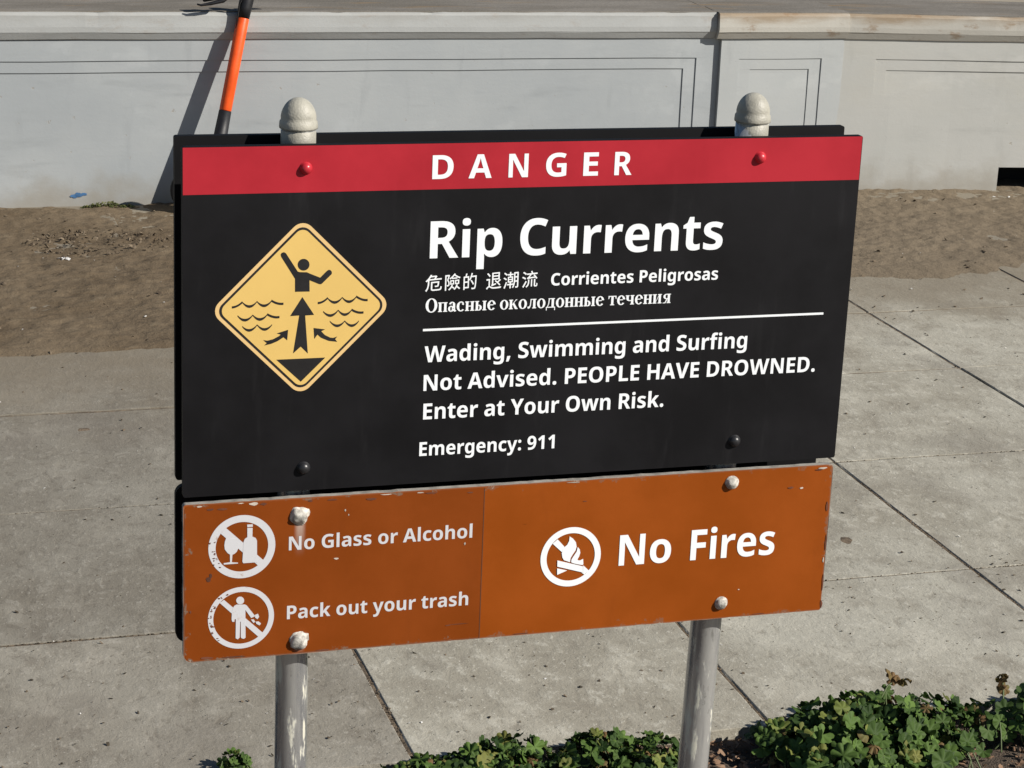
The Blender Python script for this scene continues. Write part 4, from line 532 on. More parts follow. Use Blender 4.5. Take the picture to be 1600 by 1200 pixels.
# short pilaster, standing 26 mm proud
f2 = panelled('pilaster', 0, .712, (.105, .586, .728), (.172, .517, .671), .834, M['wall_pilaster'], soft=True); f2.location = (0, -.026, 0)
c2 = coping('coping', -.034, .716, .036, M['coping_stained']); c2.location = (0, -.026, 0); coping_top(-.034, .716, .036, c2)
# the run beyond it turns a little toward the viewer
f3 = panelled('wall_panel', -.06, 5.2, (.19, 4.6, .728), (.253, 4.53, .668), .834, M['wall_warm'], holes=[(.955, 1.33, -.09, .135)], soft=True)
f3.location = (.708, -.026, 0); f3.rotation_euler = (0, 0, R(-8.5)); f3['label'] = 'warmer white wall panel with a drain opening at its foot'
c3 = coping('coping', -.13, 5.2, .027, M['coping_stained']); c3.location = (.708, -.026, -.0025); c3.rotation_euler = f3.rotation_euler; coping_top(-.12, 5.2, .027, c3)
bm = bmesh.new(); add_box(bm, .94, 1.345, .30, .33, -.12, .16)
hole = from_bm('drain_back', bm, M['hole'], f3)
bm = bmesh.new()
for (a, b, c, d_, e, f_) in ((.9555, .9595, .03, .3, -.09, .135), (1.3255, 1.3295, .03, .3, -.09, .135), (.9595, 1.3255, .03, .3, .1305, .1345)): add_box(bm, a, b, c, d_, e, f_)
from_bm('drain_lining', bm, M['hole'], f3)
# blue smudge of old paint on the foot of the wall
bm = bmesh.new(); rng = random.Random(3)
for i in range(9):
    cx, cz = -3.39+rng.gauss(0, .02), .056+rng.gauss(0, .008)
    n_ = 9; rr = rng.uniform(.005, .013)
    bm.faces.new([bm.verts.new((cx+rr*1.7*math.cos(2*math.pi*k/n_)*rng.uniform(.6, 1.3), .0088-.0003*i, cz+rr*.75*math.sin(2*math.pi*k/n_)*rng.uniform(.6, 1.3))) for k in range(n_)])
from_bm('paint_smudge', bm, M['blue'], f1)

# ------------------------------------------------------------------ the sign
ZT = 1.783
sign = thing('warning_sign', 'two-post beach notice sign, black and red rip current panel above brown rules panel', 'sign', (.61, .044, 0))
SO = Vector((.61, .044, 0))
def on_sign(o, parent):
    o.parent = parent; return o
# panel frame: an object whose local origin is the top left corner of the sign face
def place(o, parent):
    """children of the sign's panels keep the face's own axes: X right, -Y out, Z up from the top edge"""
    o.parent = parent; return o
def outline_panel(name, x0, x1, z0, z1, y0, y1, mat, parent, jag=0., corner=None, seed=1):
    rg = random.Random(seed); pts = []
    corner = corner or {}
    cs = [('bl', x0, z0, 1, 1), ('br', x1, z0, -1, 1), ('tr', x1, z1, -1, -1), ('tl', x0, z1, 1, -1)]
    start = {'bl': math.pi, 'br': 1.5*math.pi, 'tr': 0, 'tl': .5*math.pi}
    cps = []
    for nm, x, z, sx, sz in cs:
        r_ = corner.get(nm, .004); cx, cz = x+sx*r_, z+sz*r_
        cps.append([(cx+r_*math.cos(start[nm]+k*math.pi/12), cz+r_*math.sin(start[nm]+k*math.pi/12)) for k in range(7)])
    for i, arc in enumerate(cps):
        pts += arc
        a = arc[-1]; b = cps[(i+1) % 4][0]; L_ = math.dist(a, b); n_ = int(L_/.012) if jag else 1
        for k in range(1, n_):
            t = k/n_; x = a[0]+(b[0]-a[0])*t; z = a[1]+(b[1]-a[1])*t
            q = jag*(fbm(x*40, z*40, seed)*.7+(-1.8*max(0, fbm(x*23, z*23, seed+5)-.3)))
            nrm = ((b[1]-a[1])/L_, -(b[0]-a[0])/L_)
            pts.append((x+nrm[0]*q, z+nrm[1]*q))
    bm = bmesh.new()
    fr = [bm.verts.new((x, y0, z)) for x, z in pts]; bk = [bm.verts.new((x, y1, z)) for x, z in pts]
    n_ = len(pts)
    F = bm.faces.new(fr); B = bm.faces.new(bk[::-1])
    for k in range(n_): bm.faces.new((fr[k], bk[k], bk[(k+1) % n_], fr[(k+1) % n_])).material_index = 1
    bmesh.ops.triangulate(bm, faces=[F, B])
    o = from_bm(name, bm, mat, parent); return o
OFF = Vector((0, 0, ZT))-SO
T_ = .0135                                   # board thickness
PY = .0585                                   # post axis behind the face
dp = outline_panel('danger_panel', 0, 1.2205, -.6095, 0, 0, T_, [M['black'], M['board']], sign, 0); dp.location = OFF
dp.data.materials[1] = M['black_back']
rp = outline_panel('rules_panel', 0, 1.2195, -.9185, -.6225, .0003, T_, [M['brown'], M['board']], sign, .0016, {'bl': .016, 'tr': .007, 'br': .006, 'tl': .006}, 3); rp.location = OFF
YB = .0885
b1 = outline_panel('back_panel', .0005, 1.2255, -.609, .001, YB, YB+T_, [M['black_back'], M['black_back']], sign, 0, {'bl': .006}); b1.location = OFF; b1['label'] = 'black upper board on the far side of the posts'
b2 = outline_panel('back_panel', 0, 1.2255, -.917, -.619, YB, YB+T_, [M['black_back'], M['black_back']], sign, 0, {'tl': .018, 'bl': .018}); b2.location = OFF; b2['label'] = 'black lower board on the far side of the posts'

def sheet(name, polys, y, mat, parent, thick=.0003, dy=.00003):
    """flat enamel shapes: every outline a face a hair proud of what lies under it"""
    bm = bmesh.new()
    for i, pts in enumerate(polys):
        yy = y-dy*(i % 7)
        f = bm.faces.new([bm.verts.new((x/1000, yy, z/1000)) for x, z in pts])
        r_ = bmesh.ops.extrude_face_region(bm, geom=[f])
        for v in r_['geom']:
            if isinstance(v, bmesh.types.BMVert): v.co.y += thick
    bmesh.ops.triangulate(bm, faces=[f for f in bm.faces if len(f.verts) > 4])
    return from_bm(name, bm, mat, parent)
def contours(name, loops, y, mat, parent, ext=.0001, bold=0.):
    """filled outlines with counters, from lists of (x, z) in millimetres"""
    cu = bpy.data.curves.new(name, 'CURVE'); cu.dimensions = '2D'; cu.fill_mode = 'BOTH'; cu.extrude = ext; cu.offset = bold
    for lp in loops:
        sp = cu.splines.new('POLY'); sp.points.add(len(lp)-1); sp.use_cyclic_u = True
        for p, (x, z) in zip(sp.points, lp): p.co = (x/1000, z/1000, 0, 1)
    t = bpy.data.objects.new(name, cu); COL.objects.link(t)
    me = bpy.data.meshes.new_from_object(t.evaluated_get(bpy.context.evaluated_depsgraph_get()))
    bpy.data.objects.remove(t); bpy.data.curves.remove(cu); me.name = name
    me.transform(Matrix.Rotation(math.pi/2, 4, 'X')); me.transform(Matrix.Translation((0, y, 0))); me.materials.clear()
    return link(name, me, mat, parent)
def decode(s): return [[(float(a), float(b)) for a, b in zip(*[iter(l.split())]*2)] for l in s.split(';') if l]
def latin(text, track=0.):
    x = 0; loops = []
    for ch in text:
        adv, s = GLYPHS[ch]
        for l in decode(s): loops.append([(x+a, b) for a, b in l])
        x += adv+track
    return loops
def line(name, text, x0, x1, z, cap, parent, mat, track=0., y=-.0004):
    lp = latin(text, track); xs = [p[0] for l in lp for p in l]; lo, hi = min(xs), max(xs)
    sx = (x1-x0)/(hi-lo); sz = cap/714
    return contours(name, [[(x0+(a-lo)*sx, z+b*sz) for a, b in l] for l in lp], y, mat, parent)

# red header band, title and text lines (millimetres from the top left corner of the face)
hb = sheet('header_band', [[(1, -80), (1219.5, -80), (1219.5, -1), (1, -1)]], -.0002, M['red'], dp)
lp = []
for ch, a, b in (('D', 424, 461), ('A', 488, 529), ('N', 559, 594), ('G', 626, 663), ('E', 694, 721), ('R', 751, 783)):
    q = latin(ch); xs = [p[0] for l in q for p in l]; s = (b-a)/(max(xs)-min(xs))
    contours('header_letter', [[(a+(x-min(xs))*s, -62+z*41/714) for x, z in l] for l in q], -.0006, M['white'], hb)

line('title_lettering', 'Rip Currents', 424, 963, -200.5, 65, dp, M['white'])
line('spanish_lettering', 'Corrientes Peligrosas', 645, 959, -256.5, 22, dp, M['white'])
line('warning_lettering', 'Wading, Swimming and Surfing', 420, 1025, -386.5, 29, dp, M['white'])
line('warning_lettering', 'Not Advised. PEOPLE HAVE DROWNED.', 420, 1164, -438.5, 29, dp, M['white'])
line('warning_lettering', 'Enter at Your Own Risk.', 421, 870, -491, 29, dp, M['white'])
line('emergency_lettering', 'Emergency: 911', 416, 666, -558.5, 25.5, dp, M['white'])
sheet('rule_line', [[(416, -330), (1172, -330), (1172, -326), (416, -326)]], -.0004, M['white'], dp)
# six Chinese characters with the rising strokes of a brush hand
lp = []
for ch, a, b, zz in (('危', 418, 447, -258.5), ('險', 453, 480, -258), ('的', 486, 509, -258), ('退', 527, 554, -258.5), ('潮', 558, 585, -258.5), ('流', 592, 620, -258)):
    q = decode(HANZI[ch]); xs = [p[0] for l in q for p in l]; zs = [p[1] for l in q for p in l]
    s = (b-a)/(max(xs)-min(xs)); sz = 29/(max(zs)-min(zs)); mx = (max(xs)+min(xs))/2
    lp += [[(a+(x-min(xs))*s, zz+(z-min(zs))*sz+(x-mx)*s*.07) for x, z in l] for l in q]
contours('chinese_lettering', lp, -.0004, M['white'], dp, bold=.00012)
# Russian line in a bold serif: each letter from stems, hairlines, bowls and slab serifs, x-height 17
def ring_(cx, cz, rx, rz, tx, tz, a0=0, a1=360, n=28):
    """bowl: outline with thick sides (tx) and thin top and bottom (tz), from angle a0 to a1"""
    A = [R(a0+(a1-a0)*k/n) for k in range(n+1)]
    o_ = [(cx+rx*math.cos(t), cz+rz*math.sin(t)) for t in A]; i_ = [(cx+(rx-tx)*math.cos(t), cz+(rz-tz)*math.sin(t)) for t in A]
    return [[o_[k], o_[k+1], i_[k+1], i_[k]] for k in range(n)]
def rc(x0, z0, x1, z1): return [[(x0, z0), (x1, z0), (x1, z1), (x0, z1)]]
X_, SW, HL, SE = 17., 4.3, 1.5, 1.5
def stem(x, h=X_): return rc(x, 0, x+SW, h)+rc(x-SE, 0, x, HL)+rc(x+SW, 0, x+SW+SE, HL)+rc(x-SE, h-HL, x, h)+rc(x+SW, h-HL, x+SW+SE, h)
def ru(ch):
    if ch == 'О': return ring_(11, 12.2, 10.6, 12.8, 5, 1.7), 22.5
    if ch == 'о': return ring_(8, 8.5, 7.7, 8.9, 4.3, 1.5), 16.3
    if ch == 'с': return ring_(8, 8.5, 7.7, 8.9, 4.5, 1.6, 48, 318)+[[(10.2, 15.2), (13.2, 14.2), (13.4, 11.6), (11.6, 11), (9.6, 12.6)]], 15
    if ch == 'е': return ring_(8, 8.5, 7.7, 8.9, 4.4, 1.6, 0, 322)+rc(3.6, 8.5, 15.6, 10), 15.8
    if ch == 'а': return ring_(5.6, 5, 5.3, 5.3, 3.6, 1.5)+rc(8.9, 1.5, 13, 13)+[[(13, 3), (15.2, 1.5), (14.6, .3), (12, -.3), (9.6, 1.4)]]+ring_(7.4, 12.2, 5.6, 5.2, 4, 1.7, 0, 168), 15
    if ch == 'п': return stem(1.6)+stem(11)+rc(5.9, X_-HL, 11, X_), 17.4
    if ch == 'н': return stem(1.6)+stem(11)+rc(5.9, 7.8, 11, 9.3), 17.4
    if ch == 'и': return stem(1.6)+stem(11.4)+[[(5.9, 2.2), (11.4, 13.2), (11.4, 15), (5.9, 4)]], 17.8
    if ch == 'ы': return stem(1.6)+ring_(7, 5, 5.6, 5.2, 3.8, 1.5, -90, 90)+rc(5.9, -.2, 7, 1.3)+rc(5.9, 8.7, 7, 10.2)+stem(15.4), 22
    if ch == 'к': return stem(1.6)+[[(5.9, 8.4), (5.9, 6.8), (12.5, 15.2), (15.6, 17), (12.6, 17.2)]]+[[(6.6, 9.4), (11.4, 0), (16.4, 0), (16.4, 1.3), (15.2, 1.6), (9.4, 11.6)]], 17
    if ch == 'л': return stem(10.4)+rc(5.4, X_-HL, 8.9, X_)+[[(5.4, 17), (7.2, 17), (6.2, 5), (4.4, .8), (1.8, -.4), (0, 1), (.6, 3.6), (3, 3.2), (4.6, 6)]], 17
    if ch == 'д': return rc(10.4, HL, 14.7, X_)+rc(4.4, X_-HL, 10.4, X_)+rc(14.7, X_-HL, 16.2, X_)+[[(4.9, X_-HL), (6.6, X_-HL), (5.8, 7), (3.4, HL), (1.8, HL), (4, 6.6)]]+rc(.2, 0, 17.2, HL)+rc(.2, -4.6, 1.7, 0)+rc(15.7, -4.6, 17.2, 0), 17.6
    if ch == 'т': return stem(6)[0:1]+rc(4.3, 0, 6, HL)+rc(10.3, 0, 12, HL)+rc(.6, X_-HL, 15.7, X_)+[[(.6, X_-HL), (.6, 11.4), (1.7, 11.4), (3, X_-HL)]]+[[(15.7, X_-HL), (15.7, 11.4), (14.6, 11.4), (13.3, X_-HL)]], 16.4
    if ch == 'ч': return stem(10.6)+rc(1.4, 10.4, 5.7, X_)+rc(0, X_-HL, 1.4, X_)+rc(5.7, X_-HL, 7, X_)+ring_(7.6, 11, 6.2, 4.6, 4.2, 1.6, 180, 270)+rc(7.6, 6.4, 10.6, 8), 17
    if ch == 'я': return stem(10.4)+ring_(8, 12.2, 6, 4.8, 4, 1.5, 90, 270)+rc(8, 15.5, 8.9, 17)+rc(8, 7.4, 10.4, 8.9)+[[(8.4, 8.2), (5.2, 1.4), (3.2, 1.2), (.4, 0), (3.6, -.3), (6.6, 0), (10.4, 8)]], 17
    return [], 6.2
x = 0; pcs = []
for ch in 'Опасные околодонные течения':
    q, adv = ru(ch)
    pcs += [[(x+a, b) for a, b in l] for l in q]; x += adv+.6
s = (871-419)/(x-1.5)
sheet('russian_lettering', [[(419+a*s, -296.5+b) for a, b in l] for l in pcs], -.0004, M['white'], dp, .0002)

# yellow diamond with the swimmer pictogram
def rdiamond(cx, cz, half, r_):
    """square standing on its corner; half = tip to centre with corners rounded by r_"""
    s_ = (half-r_)/math.sqrt(2); pts = []
    for k, (ax, az) in enumerate(((1, 1), (-1, 1), (-1, -1), (1, -1))):
        for q in range(9):
            t = R(90*k+q*11.25); pts.append((ax*s_+r_*math.cos(t), az*s_+r_*math.sin(t)))
    c45 = math.sqrt(.5)
    return [(cx+(a-b)*c45, cz+(a+b)*c45) for a, b in pts]
pl = sheet('warning_diamond', [rdiamond(202.1, -280.2, 147.6, 21)], -.0003, M['yellow_rim'], dp)
sheet('diamond_border', [rdiamond(202.1, -280.2, 140.6, 17)], -.0006, M['pict_black'], pl)
sheet('diamond_field', [rdiamond(202.1, -280.2, 136.2, 14.5)], -.0009, M['yellow'], pl)
sheet('swimmer_pictogram', SWIMMER, -.0012, M['pict_black'], pl)
for side in (0, 1):
    sheet('wave_pictogram', [w for w in WAVES if (w[0][0] > 202) == side], -.0012, M['pict_black'], pl)
sheet('arrow_pictogram', ARROWS, -.0012, M['pict_black'], pl)
sheet('shore_pictogram', SHORE, -.0012, M['pict_black'], pl)

# brown rules panel: two sheets of enamel meeting at a seam, and their writing
def rect(x0, x1, z0, z1): return [(x0, z0), (x1, z0), (x1, z1), (x0, z1)]
sheet('left_brown_sheet', [[(2.5, -902), (3.5, -909), (8, -914.5), (16, -917), (60, -917.2), (200, -916.8), (330, -917.4), (540, -917), (538.6, -625.5), (400, -624.8), (200, -625.4), (60, -624.8), (12, -625), (5, -627), (2.5, -632)]], -.0001, M['brown_dimmed'], rp, .0002)  # left sheet, its enamel colour dimmed for the lens falloff
sheet('sheet_seam', [[(538.9, -917), (540.2, -917), (539.6, -626), (538.4, -626)]], -.0004, M['seam'], rp, .0002)
line('rules_lettering', 'No Glass or Alcohol', 185, 519, -719.5, 25.5, rp, M['white_worn'])
line('rules_lettering', 'Pack out your trash', 183, 516, -850, 25.5, rp, M['white_worn'])
line('fires_lettering', 'No', 802, 904, -795.5, 60, rp, M['white'])
line('fires_lettering', 'Fires', 943, 1112, -795.5, 60, rp, M['white'])
def ring2(name, cx, cz, r_, k, mat):
    c = lambda q, d: [(cx+q*math.cos(d*2*math.pi*i/64), cz+q*math.sin(d*2*math.pi*i/64)) for i in range(64)]
    return contours(name, [c(r_, 1), c(r_*k, 1)], -.0004, mat, rp)
rg_ = ring2('prohibition_ring', 102.2, -706.7, 58.8, .785, M['white_worn']); sheet('glass_pictogram', GLASS, -.0006, M['white_worn'], rg_, dy=.00008)
rg_ = ring2('prohibition_ring', 101.3, -840.4, 58.6, .84, M['white_worn']); sheet('litter_pictogram', TRASH, -.0006, M['white_worn'], rg_, dy=.00008)
rg_ = ring2('prohibition_ring', 708.2, -770.9, 58, .8, M['white'])
sheet('campfire_pictogram', FIRE, -.0006, M['white'], rg_, dy=.00008)
# chips, peeled flecks and grime spots on the brown enamel, where the photograph shows them
def blot(cx, cz, rx, rz, rg):
    n_ = 9; return [(cx+rx*math.cos(2*math.pi*k/n_)*rg.uniform(.6, 1.2), cz+rz*math.sin(2*math.pi*k/n_)*rg.uniform(.6, 1.2)) for k in range(n_)]
rg = random.Random(9)
sheet('pale_chips', [blot(*q, rg) for q in ((28, -627.5, 6, 1.8), (122, -628.5, 9, 3.2), (100, -626, 5, 1.2), (270, -741, 5, 2), (285, -651, 1.5, 2.4), (291, -660, 1.2, 2), (506, -730, 2, 3), (1158, -666, 4, 2.2), (1198, -629, 9, 2.6), (1046, -862, 2, 1), (1215.5, -815, 1.5, 6), (420, -627, 8, 1), (360, -626.5, 12, 1.1), (705, -626, 14, .9))], -.0005, M['chip'], rp, .0001)['kind'] = 'stuff'
sheet('dark_chips', [blot(*q, rg) for q in ((46, -634, 6, 2.5), (68, -634.5, 10, 2), (140, -630, 7, 2.4), (222, -629.5, 5, 2), (262, -630, 12, 1.6), (330, -633, 10, 2.4), (440, -629, 12, 1.5), (512, -633, 6, 1.5), (44, -764, 5, 5), (47, -758, 3, 6), (12, -822, 2, 3), (1136, -664, 7, 2), (1190, -632, 8, 1.6), (1214, -708, 2.2, 12), (1217.5, -780, 1.6, 16), (1218.5, -860, 1.6, 20), (1219.5, -905, 2.2, 9), (250, -915, 14, 1.4), (90, -914, 22, 1.6), (40, -912, 12, 2.5), (620, -915, 20, 1), (1090, -915, 16, 1), (730, -664, 4, 1), (500, -886, 20, .8), (480, -887, 6, 1.1))], -.00055, M['dark_chip'], rp, .0001)['kind'] = 'stuff'
peel = []
for cx, cz, r0, r1, a0, a1, n_ in ((102.2, -706.7, 47, 58, 165, 225, 17), (101.3, -840.4, 50, 58, 115, 200, 22), (101.3, -840.4, 49, 58, 200, 228, 4)):
    for k in range(n_):
        a_ = R(rg.uniform(a0, a1)); q = rg.uniform(r0, r1); peel.append(blot(cx+q*math.cos(a_), cz+q*math.sin(a_), rg.uniform(.8, 2.6), rg.uniform(.6, 1.8), rg))
sheet('peeled_spots', peel, -.0007, M['dark_chip'], rp, .0001)['kind'] = 'stuff'

# bolts
TOY = Matrix.Rotation(math.pi/2, 4, 'X')       # local +Z -> -Y, out of the face
def bolt(x, z, r_, h, mat, parent, lumpy=0., seed=1):
    bm = bmesh.new(); P = [(.006, -.03), (.006, -.001), (r_*1.12, -.001), (r_*1.12, .0012), (r_, .0018)]+[(r_*math.cos(R(a)), .0018+h*math.sin(R(a))) for a in (15, 30, 45, 60, 75)]+[(0, .0018+h)]
    add_lathe(bm, P, 20, Matrix.Translation((x/1000, 0, z/1000)) @ TOY)
    if lumpy:
        for v in bm.verts:
            d = Vector((v.co.x-x/1000, 0, v.co.z-z/1000)); n_ = fbm(v.co.x*75+seed, v.co.y*75, v.co.z*75, 3)
            v.co += d*lumpy*n_*.8; v.co.y -= lumpy*.006*n_*(1 if v.co.y < -.003 else 0)
    return from_bm('bolt', bm, mat, parent, smooth=True)
for x, z in ((206, -39), (1024, -36)): bolt(x, z, .0098, .0085, M['bolt_red'], hb)
for x, z in ((209, -568), (1014.5, -565)): bolt(x, z, .0108, .0085, M['bolt_black'], dp)
for i, (x, z, r_, lu) in enumerate(((204, -656, .0158, .3), (206, -892, .0158, .42), (1016, -646, .0118, .12), (1012, -887, .0118, .1))):
    bolt(x, z, r_, .0095, M['bolt_white'], rp, lu, i*7)

# posts with domed caps
for (xb, xt) in ((.2047, .2047), (.9917, 1.0292)):
    bm = bmesh.new(); zt = ZT+.03
    slope = (xt-xb)/(zt+.05); f_ = lambda z: xb+slope*(z+.05)
    pr = .0295
    add_tube(bm, [(f_(z)-SO.x, PY-SO.y, z) for z in (-.3, .2, .7, 1.2, zt-.012)], pr, 32)
    po = from_bm('post', bm, M['galv'], sign, smooth=True)
    po['label'] = 'galvanised round post, left one' if xb < .5 else 'galvanised round post, right one, leaning slightly'
    bm = bmesh.new(); R0 = .0308
    P = [(R0-.003, -.045), (R0-.001, -.045), (R0-.001, -.002), (R0-.004, 0), (R0+.0015, .0015), (R0+.002, .004), (R0+.0012, .013), (R0-.001, .016)]
    P += [(R0*.985*math.cos(R(a)), .016+.0372*math.sin(R(a))) for a in (8, 18, 28, 38, 48, 58, 68, 78)]+[(0, .0532)]
    add_lathe(bm, P, 32, Matrix.Translation((xt-SO.x, PY-SO.y, ZT+.0165)))
    from_bm('post_cap', bm, M['cap'], po, smooth=True)

# ------------------------------------------------------------------ electric scooter against the wall
SC = Vector((1.25, 7.31, 0))
sc = thing('electric_scooter', 'orange and black electric scooter leaning on the white wall behind the sign', 'scooter', SC)
A0 = Vector((1.247, 7.222, .185)); A1 = Vector((1.447, 7.366, 1.085))
def at(t): return A0+(A1-A0)*t-SC
def zt(z): return at((z-.185)/.9)
bm = bmesh.new(); add_tube(bm, [zt(.185), zt(.30), zt(.50)], [.036, .036, .031], 20)
from_bm('stem_base', bm, M['scooter'], sc, True)
bm = bmesh.new(); add_tube(bm, [zt(.5005), zt(.505), zt(.945), zt(.9495)], [.0285, .0305, .0305, .0285], 20)
from_bm('stem', bm, M['orange'], sc, True)
bm = bmesh.new(); add_tube(bm, [zt(.95), zt(1.0), zt(1.075), zt(1.1)], [.031, .034, .037, .03], 20)
hd = from_bm('stem_head', bm, M['scooter'], sc, True)
bd = Vector((-.97, .02, -.17)).normalized()
H = zt(1.10)+Vector((0, -.04, -.012))
bm = bmesh.new(); add_tube(bm, [H-bd*.23, H-bd*.1, H, H+bd*.1, H+bd*.23], [.010, .010, .016, .009, .009], 12)
hb_ = from_bm('handlebar', bm, M['scooter'], sc, True)
for s_ in (-1, 1):
    bm = bmesh.new(); add_tube(bm, [H+bd*s_*.125, H+bd*s_*.13, H+bd*s_*.145, H+bd*s_*.155, H+bd*s_*.235, H+bd*s_*.24], [.018, .023, .023, .019, .0195, .016], 14); from_bm('grip', bm, M['rubber'], hb_, True)
bm = bmesh.new()
add_tube(bm, [H+bd*.10+Vector((0, -.010, -.006)), H+bd*.14+Vector((0, -.016, -.026)), H+bd*.20+Vector((0, -.016, -.030)), H+bd*.25+Vector((0, -.014, -.030)), H+bd*.27+Vector((0, -.012, -.022))], [.008, .011, .009, .006, .004], 8); from_bm('brake_lever', bm, M['scooter'], hb_, True)
bm = bmesh.new()
add_tube(bm, [H+bd*.11+Vector((0, -.012, -.006)), H+bd*.075+Vector((0, -.014, -.012)), H+bd*.045+Vector((.0, -.012, -.035)), zt(1.02)+Vector((-.036, -.02, 0)), zt(.95)+Vector((-.029, -.012, 0)), zt(.9)+Vector((-.026, -.01, 0))], .0045, 8); from_bm('brake_cable', bm, M['rubber'], sc, True)
def wheel(c, axis, nm):
    mt = Matrix.Translation(c) @ axis.to_track_quat('Z', 'Y').to_matrix().to_4x4()
    bm = bmesh.new(); add_lathe(bm, [(.075, -.018), (.098, -.022), (.108, -.016), (.112, 0), (.108, .016), (.098, .022), (.075, .018)], 32, mt); w = from_bm(nm, bm, M['rubber'], sc, True)
    bm = bmesh.new(); add_lathe(bm, [(0, -.02), (.03, -.02), (.035, -.012), (.076, -.012), (.076, .012), (.035, .012), (.03, .02), (0, .02)], 28, mt); from_bm('rim', bm, M['metal'], w, False); return w
ax = Vector((.25, 1, .05)).normalized()
WC = Vector((1.14, 7.18, .118))-SC
wheel(WC, ax, 'front_wheel'); wheel(Vector((2.2, 7.2, .118))-SC, Vector((0, 1, 0)), 'rear_wheel')
bm = bmesh.new()
for s_ in (-1, 1): add_tube(bm, [zt(.2)+ax*s_*.028, WC+ax*s_*.03+Vector((.03, 0, .03)), WC+ax*s_*.03], .011, 10)
from_bm('fork', bm, M['scooter'], sc, True)
bm = bmesh.new()
for a in range(9): pass
add_tube(bm, [WC+Vector((math.cos(R(t)), 0, math.sin(R(t))))*.126 for t in range(-10, 130, 14)], .016, 8); from_bm('mudguard', bm, M['scooter'], sc, True)
bm = bmesh.new(); add_box(bm, .12, .84, -.12, .04, .125, .19, .02, 3); from_bm('deck', bm, M['scooter'], sc)
bm = bmesh.new(); add_tube(bm, [zt(.22), Vector((.06, -.03, .19)), Vector((.16, -.04, .16))], [.03, .03, .026], 12); from_bm('neck', bm, M['scooter'], sc, True)
bm = bmesh.new()
for s_ in (-1, 1): add_tube(bm, [Vector((.82, -.04+s_*.035, .16)), Vector((.95, -.04+s_*.03, .142))], .012, 8)
from_bm('rear_fork', bm, M['scooter'], sc, True)
bm = bmesh.new(); add_tube(bm, [Vector((.5, -.12, .13)), Vector((.56, -.2, .04))], .009, 8); from_bm('kickstand', bm, M['metal'], sc, True)

# ------------------------------------------------------------------ vegetation and litter
def tone_attr(me, tones):
    """tones: one colour per face, stored on the corners"""
    at_ = me.color_attributes.new('leaf_tone', 'FLOAT_COLOR', 'CORNER'); d = []
    for p, t in zip(me.polygons, tones): d += [t[0], t[1], t[2], 1.]*p.loop_total
    at_.data.foreach_set('color', d)
class Soup:
    def __init__(s): s.v = []; s.f = []; s.t = []
    def build(s, name, mat, parent=None, smooth=False):
        me = bpy.data.meshes.new(name); me.from_pydata(s.v, [], s.f); tone_attr(me, s.t)
        if smooth: me.polygons.foreach_set('use_smooth', [True]*len(s.f))
        return link(name, me, mat, parent)
    def leaf(s, c, nrm, head, size, tone, rg, curl=.15):
        z = nrm.normalized(); x = (head-z*head.dot(z)).normalized(); y = z.cross(x); b = len(s.v)
        lobes = 6; n_ = lobes*4; s.v.append(tuple(c))
        pl = rg.uniform(.07, .2); cup = rg.uniform(-.12, .28); fold = rg.uniform(-.1, .25)
        for ring, rr in ((1, .5), (2, 1.)):
            for k in range(n_+1):
                t = k/n_; a = R(-158+316*t); w = abs(math.sin(math.pi*lobes*t))
                r_ = size*rr*((.80+.22*w**.6) if ring == 2 else 1)*(1-.1*abs(a)/math.pi)*(1+rg.uniform(-.03, .03))
                dz = size*((w-.5)*2*pl*rr+cup*rr*rr+fold*abs(math.sin(a))*rr*.4-curl*rr**3*.5)
                s.v.append(tuple(c+x*r_*math.cos(a)+y*r_*math.sin(a)+z*dz))
        for k in range(n_):
            s.f.append((b, b+1+k, b+2+k)); s.f.append((b+1+k, b+n_+2+k, b+n_+3+k, b+2+k)); s.t += [tone, tone]
    def flake(s, c, size, tone, rg, flat=.5):
        b = len(s.v); z = Vector((rg.gauss(0, flat), rg.gauss(0, flat), 1)).normalized(); x = z.orthogonal().normalized(); x.rotate(Matrix.Rotation(rg.uniform(0, 6.3), 3, z)); y = z.cross(x)
        n_ = rg.choice((5, 6, 7)); asp = rg.uniform(.35, .9)
        for k in range(n_):
            a = 2*math.pi*k/n_; r_ = size*rg.uniform(.65, 1.15)
            s.v.append(tuple(c+x*r_*math.cos(a)+y*r_*asp*math.sin(a)+z*size*rg.uniform(-.15, .3)))
        t_ = c+z*size*rg.uniform(.1, .45); s.v.append(tuple(t_)); s.v.append(tuple(c-z*size*.2))
        for k in range(n_):
            s.f.append((b+k, b+(k+1) % n_, b+n_)); s.f.append((b+(k+1) % n_, b+k, b+n_+1)); s.t += [tone, tone]
